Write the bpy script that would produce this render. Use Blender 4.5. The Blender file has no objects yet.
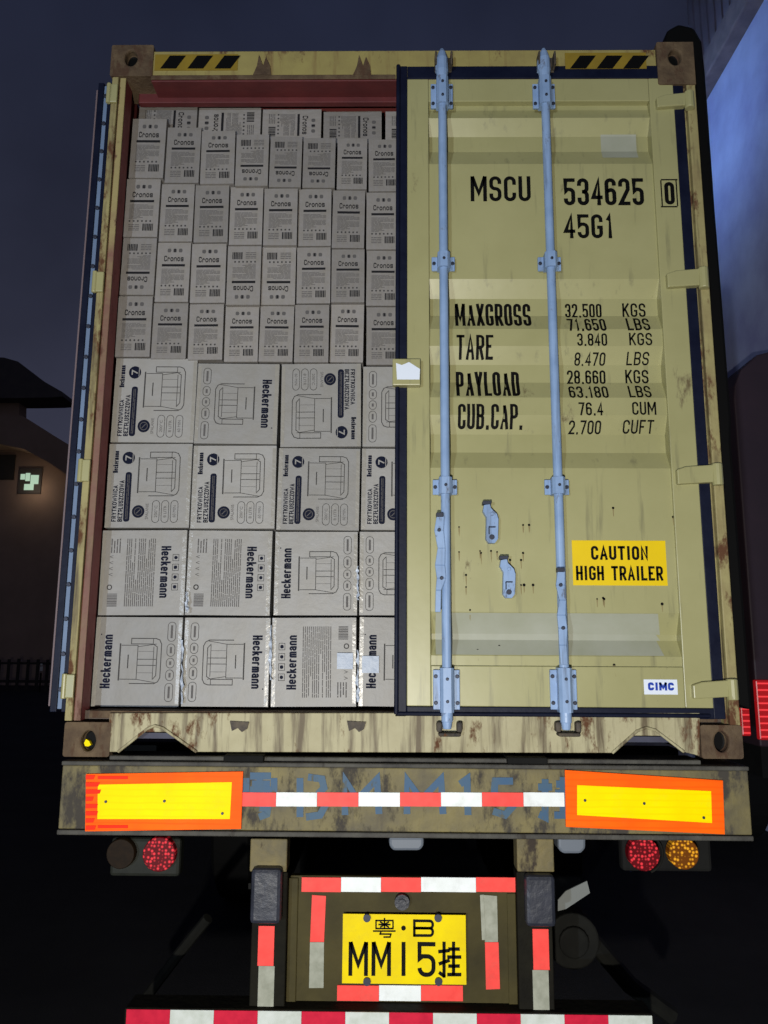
import bpy, bmesh, math, random
from mathutils import Vector, Matrix
R = math.radians
random.seed(7)
S = bpy.context.scene
COL = S.collection

# ------------------------------------------------------------------ camera
ZB = 1.33                                   # underside of the container above the ground
F = 770.0
CX, CD, CH, TH, YAW, ROLL = -0.0311, 2.8654, 0.3926, 0.1721, -0.0130, 0.0061
cam_loc = Vector((CX, -CD, ZB + CH))
cy, sy = math.cos(YAW), math.sin(YAW)
right0 = Vector((cy, -sy, 0)); fwd_h = Vector((sy, cy, 0)); up_w = Vector((0, 0, 1))
fwd = fwd_h * math.cos(TH) + up_w * math.sin(TH)
up0 = up_w * math.cos(TH) - fwd_h * math.sin(TH)
cr, sr = math.cos(ROLL), math.sin(ROLL)
right, up = right0 * cr + up0 * sr, up0 * cr - right0 * sr
cam_data = bpy.data.cameras.new('camera')
cam = bpy.data.objects.new('camera', cam_data); COL.objects.link(cam)
m = Matrix((right, up, -fwd)).transposed().to_4x4(); m.translation = cam_loc
cam.matrix_world = m
cam_data.sensor_fit = 'VERTICAL'; cam_data.sensor_height = 24; cam_data.lens = F * 24 / 1024
cam_data.clip_start = 0.05; cam_data.clip_end = 2000
S.camera = cam

# ------------------------------------------------------------------ night sky
world = bpy.data.worlds.new('World'); S.world = world; world.use_nodes = True
wn, wl = world.node_tree.nodes, world.node_tree.links
wn.clear()
wo = wn.new('ShaderNodeOutputWorld')
sky = wn.new('ShaderNodeTexSky'); sky.sky_type = 'NISHITA'; sky.sun_disc = False
sky.sun_elevation = R(-4); sky.sun_rotation = R(200)
b1 = wn.new('ShaderNodeBackground'); b1.inputs[1].default_value = 0.05
wl.new(sky.outputs[0], b1.inputs[0])
tc = wn.new('ShaderNodeTexCoord'); sep = wn.new('ShaderNodeSeparateXYZ')
wl.new(tc.outputs['Generated'], sep.inputs[0])
ramp = wn.new('ShaderNodeValToRGB')
ramp.color_ramp.elements[0].position = 0.0; ramp.color_ramp.elements[0].color = (.034, .035, .054, 1)
ramp.color_ramp.elements[1].position = 0.75; ramp.color_ramp.elements[1].color = (.010, .013, .029, 1)
wl.new(sep.outputs[2], ramp.inputs[0])
nz = wn.new('ShaderNodeTexNoise'); nz.inputs['Scale'].default_value = 3.0; nz.inputs['Detail'].default_value = 4
wl.new(tc.outputs['Generated'], nz.inputs['Vector'])
mr = wn.new('ShaderNodeMapRange'); mr.inputs[1].default_value = .3; mr.inputs[2].default_value = .7
mr.inputs[3].default_value = .70; mr.inputs[4].default_value = 1.32
wl.new(nz.outputs[0], mr.inputs[0])
b2 = wn.new('ShaderNodeBackground')
wl.new(ramp.outputs[0], b2.inputs[0]); wl.new(mr.outputs[0], b2.inputs[1])
ad = wn.new('ShaderNodeAddShader')
wl.new(b1.outputs[0], ad.inputs[0]); wl.new(b2.outputs[0], ad.inputs[1]); wl.new(ad.outputs[0], wo.inputs[0])

# ------------------------------------------------------------------ lamps behind the camera, and an added fill light for the wall
def spot(name, loc, target, power, color, angle, blend, radius):
    d = bpy.data.lights.new(name, 'SPOT'); d.energy = power; d.color = color
    d.spot_size = R(angle); d.spot_blend = blend; d.shadow_soft_size = radius
    o = bpy.data.objects.new(name, d); COL.objects.link(o); o.location = loc
    o.rotation_euler = (Vector(target) - Vector(loc)).to_track_quat('-Z', 'Y').to_euler()
    return o
spot('hand_torch', (-.34, -4.0, 1.02), (0.1, 0, 1.75), 560, (1.0, .96, .88), 118, 1.0, .035)
spot('vehicle_headlight', (-5.4, -14, .95), (1.2, 0, 2.8), 2600, (.70, .82, 1.0), 30, .6, .10)
spot('wall_fill_light', (1.75, 4.6, 7.0), (3.55, 5.2, 7.9), 92, (.31, .52, 1.0), 165, 1.0, .08)  # added blue light, unseen behind the container, to brighten the plaster wall

S.view_settings.view_transform = 'Standard'; S.view_settings.look = 'None'
S.view_settings.gamma = 1; S.view_settings.exposure = 0.12; S.view_settings.use_curve_mapping = False

# ------------------------------------------------------------------ helpers
def at(px, py, Y=0.0):
    """world point on the vertical plane y=Y that the photograph shows at pixel px, py"""
    d = fwd + right * ((px - 384) / F) - up * ((py - 512) / F)
    t = (Y - cam_loc.y) / d.y
    return cam_loc + d * t
def X(px, py=460, Y=0.0): return at(px, py, Y).x
def Z(py, px=400, Y=0.0): return at(px, py, Y).z

def xz(p): return (p.x, p.z)

class MB:
    def __init__(s): s.v, s.f, s.m = [], [], []
    def face(s, pts, mi=0):
        n = len(s.v); s.v += [tuple(p) for p in pts]; s.f.append(tuple(range(n, n + len(pts)))); s.m.append(mi)
    def mesh(s, vs, fs, mi=0):
        n = len(s.v); s.v += [tuple(p) for p in vs]
        for f in fs: s.f.append(tuple(n + i for i in f)); s.m.append(mi)
    def box(s, x0, x1, y0, y1, z0, z1, mi=0):
        x0, x1 = sorted((x0, x1)); y0, y1 = sorted((y0, y1)); z0, z1 = sorted((z0, z1))
        v = [(x, y, z) for x in (x0, x1) for y in (y0, y1) for z in (z0, z1)]
        s.mesh(v, [(0, 1, 3, 2), (4, 6, 7, 5), (0, 4, 5, 1), (2, 3, 7, 6), (0, 2, 6, 4), (1, 5, 7, 3)], mi)
    def prism(s, poly, y0, y1, mi=0):
        """outline (x,z), anticlockwise seen from -y, extruded y0..y1"""
        n = len(poly)
        v = [(x, y0, z) for x, z in poly] + [(x, y1, z) for x, z in poly]
        f = [tuple(range(n)), tuple(range(2 * n - 1, n - 1, -1))]
        for i in range(n):
            j = (i + 1) % n; f.append((i, n + i, n + j, j))
        s.mesh(v, f, mi)
    def xprism(s, poly, x0, x1, mi=0):
        n = len(poly)
        v = [(x0, y, z) for y, z in poly] + [(x1, y, z) for y, z in poly]
        f = [tuple(range(n)), tuple(range(2 * n - 1, n - 1, -1))]
        for i in range(n):
            j = (i + 1) % n; f.append((i, n + i, n + j, j))
        s.mesh(v, f, mi)
    def tube(s, pts, r, seg=12, mi=0, caps=True):
        pts = [Vector(p) for p in pts]
        rr = r if isinstance(r, (list, tuple)) else [r] * len(pts)
        base = len(s.v)
        for i, p in enumerate(pts):
            d = (pts[min(i + 1, len(pts) - 1)] - pts[max(i - 1, 0)]).normalized()
            a = d.cross(Vector((0, 1, 0)) if abs(d.y) < .9 else Vector((1, 0, 0))).normalized(); b = d.cross(a)
            for k in range(seg):
                t = 2 * math.pi * k / seg
                s.v.append(tuple(p + (a * math.cos(t) + b * math.sin(t)) * rr[i]))
        for i in range(len(pts) - 1):
            for k in range(seg):
                k2 = (k + 1) % seg
                s.f.append((base + i * seg + k, base + i * seg + k2, base + (i + 1) * seg + k2, base + (i + 1) * seg + k)); s.m.append(mi)
        if caps:
            s.f.append(tuple(base + k for k in range(seg))[::-1]); s.m.append(mi)
            e = base + (len(pts) - 1) * seg
            s.f.append(tuple(e + k for k in range(seg))); s.m.append(mi)
    def disc(s, cx, cz, r, y, mi=0, seg=20, rz=None):
        s.face([(cx + r * math.cos(2 * math.pi * k / seg), y, cz + (rz or r) * math.sin(2 * math.pi * k / seg)) for k in range(seg)], mi)
    def build(s, name, mats, parent=None, bevel=0, smooth=False):
        me = bpy.data.meshes.new(name)
        off = parent.get('_base', (0, 0, 0)) if parent else (0, 0, 0)
        me.from_pydata([(a - off[0], b - off[1], c - off[2]) for a, b, c in s.v], [], s.f)
        for mt in (mats if isinstance(mats, (list, tuple)) else [mats]): me.materials.append(mt)
        me.polygons.foreach_set('material_index', s.m)
        bm = bmesh.new(); bm.from_mesh(me)
        bmesh.ops.recalc_face_normals(bm, faces=[f for f in bm.faces])
        bm.to_mesh(me); bm.free()
        o = bpy.data.objects.new(name, me); COL.objects.link(o)
        if parent:
            o.parent = parent; o['_base'] = tuple(off)
        if smooth:
            for p in me.polygons: p.use_smooth = True
            md = o.modifiers.new('edges', 'EDGE_SPLIT'); md.split_angle = R(40)
        if bevel:
            md = o.modifiers.new('bevel', 'BEVEL'); md.width = bevel; md.segments = 2; md.limit_method = 'ANGLE'; md.angle_limit = R(35)
        return o

def thing(name, loc, label, cat, group=None):
    o = bpy.data.objects.new(name, None); COL.objects.link(o); o.location = loc
    o['_base'] = tuple(loc); o['label'] = label; o['category'] = cat
    if group: o['group'] = group
    return o
def tag(o, label, cat, group=None):
    o['label'] = label; o['category'] = cat
    if group: o['group'] = group
    return o

_tc = {}
def glyphs(txt, bold=0.0, shear=0.0, space=1.0):
    """flat letter shapes: vertices (u,v) scaled to a unit box, triangles"""
    k = (txt, bold, shear, space)
    if k in _tc: return _tc[k]
    c = bpy.data.curves.new('letters', 'FONT'); c.body = txt; c.offset = bold; c.shear = shear
    c.resolution_u = 4; c.space_character = space; c.fill_mode = 'FRONT'
    o = bpy.data.objects.new('letters', c); COL.objects.link(o)
    dg = bpy.context.evaluated_depsgraph_get(); e = o.evaluated_get(dg); me = e.to_mesh()
    vs = [(v.co.x, v.co.y) for v in me.vertices]; fs = [tuple(p.vertices) for p in me.polygons]
    e.to_mesh_clear(); bpy.data.objects.remove(o); bpy.data.curves.remove(c)
    x0 = min(v[0] for v in vs); x1 = max(v[0] for v in vs); z0 = min(v[1] for v in vs); z1 = max(v[1] for v in vs)
    vs = [((a - x0) / (x1 - x0), (b - z0) / (z1 - z0)) for a, b in vs]
    _tc[k] = (vs, fs); return _tc[k]
def put_text(mb, txt, x0, x1, z0, z1, y, mi=0, bold=0.0, rot=0, shear=0.0, space=1.0):
    """letters fitted to the rectangle; rot 90 reads upwards, -90 downwards, 180 upside down"""
    vs, fs = glyphs(txt, bold, shear, space); out = []
    for a, b in vs:
        if rot == 90: u, w = 1 - b, a
        elif rot == -90: u, w = b, 1 - a
        elif rot == 180: u, w = 1 - a, 1 - b
        else: u, w = a, b
        out.append((x0 + u * (x1 - x0), y, z0 + w * (z1 - z0)))
    mb.mesh(out, fs, mi)
def px_text(mb, txt, px0, py0, px1, py1, Y, mi=0, **k):
    a = at(px0, (py0 + py1) / 2, Y); b = at(px1, (py0 + py1) / 2, Y); c = (px0 + px1) / 2
    put_text(mb, txt, a.x, b.x, at(c, py1, Y).z, at(c, py0, Y).z, Y, mi, **k)
def px_quad(mb, pts, Y, mi=0):
    mb.face([at(x, y, Y) for x, y in pts], mi)
def px_box(mb, px0, py0, px1, py1, Y0, Y1, mi=0):
    a = at(px0, (py0 + py1) / 2, Y0); b = at(px1, (py0 + py1) / 2, Y0); c = (px0 + px1) / 2
    mb.box(a.x, b.x, Y0, Y1, at(c, py1, Y0).z, at(c, py0, Y0).z, mi)

# ---- condensed stroke lettering
def _arc(cx, cy, r, t0, t1, n=5): return [(cx + r * math.cos(R(t0 + (t1 - t0) * k / n)), cy + r * math.sin(R(t0 + (t1 - t0) * k / n))) for k in range(n + 1)]
def stroke_glyph(c, w, h):
    """open and closed polylines of a condensed letter, w wide and h tall (metric, stroke centre lines)"""
    r = min(w * .5, h * .22); m = h * .5
    tl = lambda y=h: _arc(r, y - r, r, 180, 90); tr = lambda y=h: _arc(w - r, y - r, r, 90, 0)
    br = lambda y=0: _arc(w - r, y + r, r, 0, -90); bl = lambda y=0: _arc(r, y + r, r, 270, 180)
    rev = lambda p: p[::-1]
    x = h * .68                                  # x-height
    G = {
     'O': [(tl() + tr() + br() + bl(), 1)], 'C': [([(w, h * .68)] + rev(tr()) + rev(tl()) + rev(bl()) + rev(br()) + [(w, h * .32)], 0)],
     'G': [([(w, h * .70)] + rev(tr()) + rev(tl()) + rev(bl()) + rev(br()) + [(w, h * .45), (w * .5, h * .45)], 0)],
     'S': [([(w, h * .72)] + rev(tr()) + rev(tl()) + rev(_arc(r, m + r, r, 270, 180)) + [(w - r, m)] + _arc(w - r, m - r, r, 90, 0) + br() + bl() + [(0, h * .28)], 0)],
     'U': [([(0, h)] + rev(bl()) + rev(br()) + [(w, h)], 0)], 'D': [([(0, 0), (0, h)] + tr() + br(), 1)],
     'B': [([(0, 0), (0, h)] + tr() + _arc(w - r, m + r, r, 0, -90) + [(0, m)], 0), ([(0, m)] + _arc(w - r, m - r, r, 90, 0) + br() + [(0, 0)], 0)],
     'P': [([(0, 0), (0, h)] + tr() + _arc(w - r, .45 * h + r, r, 0, -90) + [(0, .45 * h)], 0)],
     'R': [([(0, 0), (0, h)] + tr() + _arc(w - r, .45 * h + r, r, 0, -90) + [(0, .45 * h)], 0), ([(w * .5, .45 * h), (w, 0)], 0)],
     'E': [([(w, h), (0, h), (0, 0), (w, 0)], 0), ([(0, m), (w * .85, m)], 0)], 'F': [([(w, h), (0, h), (0, 0)], 0), ([(0, m), (w * .85, m)], 0)],
     'L': [([(0, h), (0, 0), (w, 0)], 0)], 'T': [([(0, h), (w, h)], 0), ([(w / 2, h), (w / 2, 0)], 0)], 'I': [([(w / 2, 0), (w / 2, h)], 0)],
     'H': [([(0, 0), (0, h)], 0), ([(w, 0), (w, h)], 0), ([(0, m), (w, m)], 0)], 'N': [([(0, 0), (0, h), (w, 0), (w, h)], 0)],
     'M': [([(0, 0), (0, h)], 0), ([(w, h), (w, 0)], 0), ([(w * .04, h), (w / 2, h * .3), (w * .96, h)], 0)], 'W': [([(0, h), (w * .27, 0), (w / 2, h * .8), (w * .73, 0), (w, h)], 0)],
     'A': [([(0, 0), (w / 2, h), (w, 0)], 0), ([(w * .17, h * .3), (w * .83, h * .3)], 0)], 'X': [([(0, 0), (w, h)], 0), ([(0, h), (w, 0)], 0)],
     'Y': [([(0, h), (w / 2, h * .45), (w / 2, 0)], 0), ([(w, h), (w / 2, h * .45)], 0)], 'Z': [([(0, h), (w, h), (0, 0), (w, 0)], 0)],
     'K': [([(0, 0), (0, h)], 0), ([(w, h), (0, h * .4)], 0), ([(w * .35, h * .6), (w, 0)], 0)],
     '1': [([(w * .15, h * .78), (w * .6, h), (w * .6, 0)], 0)], '2': [([(0, h * .72)] + tl() + tr() + [(w, h * .6), (0, 0), (w, 0)], 0)],
     '3': [([(0, h * .75)] + tl() + tr() + _arc(w - r, m + r, r, 0, -90) + [(w * .35, m)], 0), ([(w * .35, m)] + _arc(w - r, m - r, r, 90, 0) + br() + bl() + [(0, h * .25)], 0)],
     '4': [([(w * .76, 0), (w * .76, h), (0, h * .26), (w, h * .26)], 0)],
     '5': [([(w, h), (0, h), (0, h * .52), (w * .2, h * .6)] + _arc(w - r, h * .6 - r, r, 90, 0) + br() + bl() + [(0, h * .22)], 0)],
     '6': [([(w, h * .76)] + rev(tr()) + rev(tl()) + rev(bl()) + rev(br()) + _arc(w - r, h * .58 - r, r, 0, 90) + [(0, h * .5)], 0)],
     '7': [([(0, h), (w, h), (w * .35, 0)], 0)],
     '8': [(tl() + tr() + _arc(w - r, m + r, r, 0, -90) + _arc(r, m + r, r, 270, 180), 1), (_arc(r, m - r, r, 180, 90) + _arc(w - r, m - r, r, 90, 0) + br() + bl(), 1)],
     '.': [([(w / 2, -h * .02), (w / 2, h * .10)], 0)], ',': [([(w / 2, h * .08), (w * .2, -h * .1)], 0)],
    }
    G['0'] = G['O']
    rl = min(w * .5, x * .46); a = lambda cx, cy, t0, t1: _arc(cx, cy, rl, t0, t1)
    bowl = a(w - rl, x - rl, 0, 90) + a(rl, x - rl, 90, 180) + a(rl, rl, 180, 270) + a(w - rl, rl, 270, 360)
    arch = lambda x0, x1: [(x0, x * .7)] + _arc(x0 + rl, x - rl, rl, 180, 90) + _arc(x1 - rl, x - rl, rl, 90, 0) + [(x1, 0)]
    G.update({
     'o': [(bowl, 1)], 'c': [([(w, x * .66)] + bowl[:-6] + a(w - rl, rl, 270, 360) + [(w, x * .34)], 0)],
     'e': [([(0, x * .5), (w, x * .5)] + bowl[:-6] + a(w - rl, rl, 270, 350), 0)],
     'a': [([(0, x * .72)] + a(rl, x - rl, 180, 90) + a(w - rl, x - rl, 90, 0) + [(w, 0)], 0), ([(w, x * .55)] + _arc(rl, x * .55 - rl, rl, 90, 180) + a(rl, rl, 180, 270) + [(w, x * .06)], 0)],
     'n': [([(0, 0), (0, x)], 0), (arch(0, w), 0)], 'r': [([(0, 0), (0, x)], 0), (arch(0, w)[:-1], 0)],
     'm': [([(0, 0), (0, x)], 0), (([(0, x * .7)] + _arc(rl * .5, x - rl * .5, rl * .5, 180, 90) + _arc(w / 2 - rl * .5, x - rl * .5, rl * .5, 90, 0) + [(w / 2, 0)]), 0), (([(w / 2, x * .7)] + _arc(w / 2 + rl * .5, x - rl * .5, rl * .5, 180, 90) + _arc(w - rl * .5, x - rl * .5, rl * .5, 90, 0) + [(w, 0)]), 0)],
     'k': [([(0, 0), (0, h)], 0), ([(w, x), (0, x * .4)], 0), ([(w * .35, x * .62), (w, 0)], 0)],
    })
    if c == 's': return stroke_glyph('S', w, x)
    return G.get(c, [])
ADV = {'M': 1.5, 'W': 1.7, 'I': .25, '1': .62, '.': .22, ',': .22, ' ': .55, 'm': 1.55, 'r': .72, 'A': 1.08, 'E': .9, 'L': .85, 'F': .85}
def ribbon(P, w, closed):
    """one flat band of constant width along a polyline, mitred at its corners"""
    P = [Vector(p) for p in P]; Q = [P[0]]
    for p in P[1:]:
        if (p - Q[-1]).length > 1e-7: Q.append(p)
    if closed and (Q[0] - Q[-1]).length < 1e-7: Q.pop()
    n = len(Q); lf, rt = [], []
    for i in range(n):
        d0 = (Q[i] - Q[i - 1]) if (i or closed) else (Q[1] - Q[0]); d1 = (Q[(i + 1) % n] - Q[i]) if (i < n - 1 or closed) else (Q[-1] - Q[-2])
        d0 = d0.normalized(); d1 = d1.normalized(); n0 = Vector((-d0.y, d0.x)); n1 = Vector((-d1.y, d1.x)); mm = n0 + n1
        if mm.length < .25: mm = n1 * 2
        mm = mm.normalized(); k = min(1 / max(mm.dot(n1), .3), 2.2); lf.append(Q[i] + mm * (w / 2 * k)); rt.append(Q[i] - mm * (w / 2 * k))
    vs = [tuple(p) for p in lf] + [tuple(p) for p in rt]
    fs = [(i, (i + 1) % n, n + (i + 1) % n, n + i) for i in range(n if closed else n - 1)]
    return vs, fs
def stroke_text(txt, W_, H_, sw, gap=.30):
    """letters fitted to a W_ x H_ box; sw is the stroke width in the same units"""
    adv = [ADV.get(c, 1) for c in txt]
    k0 = (W_ - sw * len(txt)) / (sum(adv) + gap * (len(txt) - 1)); out_v, out_f = [], []
    # gap shared: gaps measured in letter widths
    x = sw / 2
    for c, a in zip(txt, adv):
        w = k0 * a
        for P, cl in stroke_glyph(c, w, H_ - sw):
            P = [tuple(p) for p in P]
            if not cl:                          # free ends run out to the full letter height
                for i, j in ((0, 1), (-1, -2)):
                    dx, dy = P[i][0] - P[j][0], P[i][1] - P[j][1]; ln = math.hypot(dx, dy) or 1
                    if abs(dy) > .7 * ln and (P[i][1] < 1e-6 or P[i][1] > H_ - sw - 1e-6): P[i] = (P[i][0] + dx / ln * sw / 2, P[i][1] + dy / ln * sw / 2)
                    elif abs(dx) > .95 * ln and (P[i][0] < 1e-6 or P[i][0] > w - 1e-6): P[i] = (P[i][0] + dx / ln * sw / 2, P[i][1])
            v, f = ribbon([(p[0], p[1]) for p in P], sw, cl); n = len(out_v)
            out_v += [(x + p[0], sw / 2 + p[1]) for p in v]; out_f += [tuple(n + i for i in q) for q in f]
        x += w + sw + k0 * gap
    return out_v, out_f
def put_strokes(mb, txt, x0, x1, z0, z1, y, mi=0, rot=0, bold=.16, gap=.30):
    w, h = (z1 - z0, x1 - x0) if rot in (90, -90) else (x1 - x0, z1 - z0)
    vs, fs = stroke_text(txt, w, h, bold * h, gap); out = []
    for a, b in vs:
        if rot == 90: p = (x1 - b, y, z0 + a)
        elif rot == -90: p = (x0 + b, y, z1 - a)
        else: p = (x0 + a, y, z0 + b)
        out.append(p)
    mb.mesh(out, fs, mi)
def px_strokes(mb, txt, px0, py0, px1, py1, Y, mi=0, **k):
    a = at(px0, (py0 + py1) / 2, Y); b = at(px1, (py0 + py1) / 2, Y); c = (px0 + px1) / 2
    put_strokes(mb, txt, a.x, b.x, at(c, py1, Y).z, at(c, py0, Y).z, Y, mi, **k)

# ------------------------------------------------------------------ materials
def mat(name, base, var=None, scale=6.0, rough=.55, metal=0.0, rust=0.0, rustc=(.10, .042, .018), rscale=9.0,
        streak=0.0, streakc=(.07, .05, .03), bump=0.0, bscale=40.0, spec=.4, emit=None, estr=0, objrand=0.0, stripes=None, zmix=None, grime=0.0):
    mt = bpy.data.materials.new(name); mt.use_nodes = True
    n, l = mt.node_tree.nodes, mt.node_tree.links
    p = n['Principled BSDF']; p.inputs['Roughness'].default_value = rough; p.inputs['Metallic'].default_value = metal
    p.inputs['Specular IOR Level'].default_value = spec
    tcn = n.new('ShaderNodeTexCoord')
    rgb = n.new('ShaderNodeRGB'); rgb.outputs[0].default_value = (*base, 1); cur = rgb.outputs[0]
    def noise(sc, detail=5, stretch=None, rgh=.6):
        t = n.new('ShaderNodeTexNoise'); t.inputs['Scale'].default_value = sc; t.inputs['Detail'].default_value = detail
        t.inputs['Roughness'].default_value = rgh
        if stretch:
            mp = n.new('ShaderNodeMapping'); mp.inputs['Scale'].default_value = stretch
            l.new(tcn.outputs['Object'], mp.inputs[0]); l.new(mp.outputs[0], t.inputs['Vector'])
        else: l.new(tcn.outputs['Object'], t.inputs['Vector'])
        return t.outputs[0]
    def step(sock, lo, hi, o0=0.0, o1=1.0):
        r = n.new('ShaderNodeMapRange'); r.inputs[1].default_value = lo; r.inputs[2].default_value = hi
        r.inputs[3].default_value = o0; r.inputs[4].default_value = o1; l.new(sock, r.inputs[0]); return r.outputs[0]
    def mix(fac, a, bcol):
        x = n.new('ShaderNodeMix'); x.data_type = 'RGBA'; l.new(fac, x.inputs[0]); l.new(a, x.inputs[6])
        if isinstance(bcol, tuple): x.inputs[7].default_value = (*bcol, 1)
        else: l.new(bcol, x.inputs[7])
        return x.outputs[2]
    if var: cur = mix(step(noise(scale), .35, .68), cur, var)
    if zmix:                       # paint still whole above this height, worn to primer below it
        sx = n.new('ShaderNodeSeparateXYZ'); l.new(tcn.outputs['Object'], sx.inputs[0])
        ma = n.new('ShaderNodeMath'); ma.operation = 'MULTIPLY_ADD'; l.new(noise(7), ma.inputs[0]); ma.inputs[1].default_value = 1.2; l.new(sx.outputs[2], ma.inputs[2])
        cur = mix(step(ma.outputs[0], zmix[0] + .6, zmix[1] + .6), cur, zmix[2])
    if grime: cur = mix(step(noise(9, 8, None, .75), .52, .78, 0, grime), cur, (.16, .13, .09))
    if stripes:
        wv = n.new('ShaderNodeTexWave'); wv.bands_direction = 'Z'; wv.inputs['Scale'].default_value = 14; wv.inputs['Distortion'].default_value = 1.2; wv.inputs['Detail'].default_value = 2
        l.new(tcn.outputs['Object'], wv.inputs[0]); cur = mix(step(wv.outputs[1], .75, .95, 0, .7), cur, stripes)
    if objrand:
        oi = n.new('ShaderNodeObjectInfo'); hs = n.new('ShaderNodeHueSaturation')
        l.new(step(oi.outputs['Random'], 0, 1, 1 - objrand, 1 + objrand), hs.inputs['Value']); l.new(cur, hs.inputs['Color']); cur = hs.outputs[0]
    if streak: cur = mix(step(noise(1.0, 5, (26, 26, 2.2)), .66 - streak * .19, .80 - streak * .16, 0, .85), cur, streakc)
    if rust:
        r1 = noise(1.0, 8, (rscale * 1.25, rscale * 1.25, rscale * .55), .72); r2 = noise(rscale * .28, 2)
        av = n.new('ShaderNodeMath'); av.operation = 'MULTIPLY_ADD'; l.new(r2, av.inputs[0]); av.inputs[1].default_value = .45; l.new(r1, av.inputs[2])
        rm = step(av.outputs[0], .945 - rust * .3, 1.03 - rust * .3)
        cur = mix(rm, cur, rustc)
        l.new(step(rm, 0, 1, rough, .9), p.inputs['Roughness'])
    l.new(cur, p.inputs['Base Color'])
    if bump:
        bn = n.new('ShaderNodeBump'); bn.inputs['Strength'].default_value = bump; bn.inputs['Distance'].default_value = .01
        l.new(noise(bscale, 4), bn.inputs['Height']); l.new(bn.outputs[0], p.inputs['Normal'])
    if emit:
        p.inputs['Emission Color'].default_value = (*emit, 1); p.inputs['Emission Strength'].default_value = estr
    return mt
def led_mat(name, hot, dark, scale, glow):
    mt = bpy.data.materials.new(name); mt.use_nodes = True
    n, l = mt.node_tree.nodes, mt.node_tree.links; p = n['Principled BSDF']; p.inputs['Roughness'].default_value = .45; p.inputs['Specular IOR Level'].default_value = .1
    t = n.new('ShaderNodeTexCoord'); mp = n.new('ShaderNodeMapping'); mp.inputs['Scale'].default_value = (1, 0, 1)
    v = n.new('ShaderNodeTexVoronoi'); v.inputs['Scale'].default_value = scale; v.inputs['Randomness'].default_value = .5
    l.new(t.outputs['Object'], mp.inputs[0]); l.new(mp.outputs[0], v.inputs['Vector'])
    r = n.new('ShaderNodeValToRGB'); r.color_ramp.elements[0].position = .22; r.color_ramp.elements[0].color = (*hot, 1)
    r.color_ramp.elements[1].position = .48; r.color_ramp.elements[1].color = (*dark, 1)
    l.new(v.outputs['Distance'], r.inputs[0]); l.new(r.outputs[0], p.inputs['Base Color'])
    l.new(r.outputs[0], p.inputs['Emission Color']); p.inputs['Emission Strength'].default_value = glow
    return mt

PAINT = mat('door_paint', (.362, .345, .166), (.315, .300, .138), 2.2, .38, rust=.22, rustc=(.13, .10, .045), rscale=7, streak=.40, streakc=(.20, .19, .10), bump=.22, bscale=2.6, spec=.52)
FRAME = mat('frame_paint', (.34, .30, .13), (.25, .20, .09), 9, .6, rust=.66, rscale=9, streak=.75, bump=.25, bscale=30)
SILL = mat('sill_paint', (.42, .385, .235), (.34, .305, .175), 7, .6, rust=.50, rscale=10, streak=1.0, streakc=(.075, .048, .024), bump=.2, bscale=30)
HEAD = mat('header_paint', (.33, .28, .095), (.27, .22, .08), 8, .6, rust=.48, rscale=9, streak=.6, streakc=(.2, .13, .05), bump=.15, bscale=25)
RUSTY = mat('rusty_casting', (.135, .092, .050), (.062, .038, .022), 11, .8, rust=.66, rustc=(.075, .04, .022), rscale=13, bump=.6, bscale=45)
RED = mat('red_primer', (.125, .024, .024), (.09, .018, .019), 8, .6, rust=.2, rustc=(.09, .03, .025), bump=.15)
JAMB = mat('jamb_red', (.21, .046, .044), (.16, .034, .033), 7, .55, rust=.4, rustc=(.10, .03, .025))
LIP = mat('worn_primer_lip', (.19, .085, .068), (.20, .13, .075), 7, .6, rust=.5, rustc=(.10, .045, .03), rscale=9, streak=.5, streakc=(.09, .04, .03), bump=.2, zmix=(1.7, 2.3, (.34, .28, .12)))
WALLIN = mat('inside_paint', (.24, .05, .046), (.17, .04, .036), 5, .65)
RUBBER = mat('seal_rubber', (.003, .0045, .016), (.007, .010, .026), 9, .5, bump=.1, spec=.18)
ZINC = mat('bar_paint', (.265, .385, .60), (.20, .305, .50), 9, .42, rust=.40, rustc=(.12, .14, .19), rscale=22, streak=.5, streakc=(.10, .13, .19), bump=.06, bscale=30)
BOLT = mat('bolt_steel', (.035, .04, .06), None, 5, .5, metal=.4)
HARDW = mat('dark_keeper', (.035, .03, .028), (.10, .08, .055), 30, .7, rust=.4, rscale=40, bump=.4)
TUNNEL = mat('tunnel_navy', (.05, .055, .09), (.035, .035, .06), 12, .6)
BLACK = mat('shadow_black', (.004, .004, .004), None, 5, .6, spec=.08)
CARTON = mat('carton_board', (.290, .284, .272), (.272, .260, .236), 4, .5, bump=.35, bscale=5, objrand=.12)
CARTONS = mat('small_carton_board', (.245, .230, .220), (.225, .207, .182), 5, .6, bump=.35, bscale=6, objrand=.13)
INK = mat('navy_ink', (.006, .008, .022), None, 5, .6, spec=.08)
INKB = mat('black_ink', (.016, .016, .018), None, 5, .6, spec=.08)
GREY = mat('grey_print', (.105, .10, .098), None, 5, .6, spec=.1)
LINE = mat('line_print', (.055, .053, .052), None, 5, .6, spec=.1)
TAPE = mat('clear_tape', (.30, .285, .25), (.275, .26, .225), 9, .30, bump=.3, bscale=9, spec=.6)
FILM = mat('wrinkled_film', (.34, .40, .50), (.75, .82, .92), 60, .22, bump=.7, bscale=28, spec=1.0)
LABELF = mat('pale_blue_label', (.30, .36, .46), (.42, .47, .55), 24, .42, bump=.3, bscale=30, spec=.35)
STICKY = mat('caution_yellow', (.82, .58, .004), (.76, .53, .004), 4, .4)
STWHITE = mat('sticker_white', (.72, .78, .88), None, 4, .4)
BLUEINK = mat('blue_ink', (.015, .05, .38), None, 4, .4)
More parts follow.
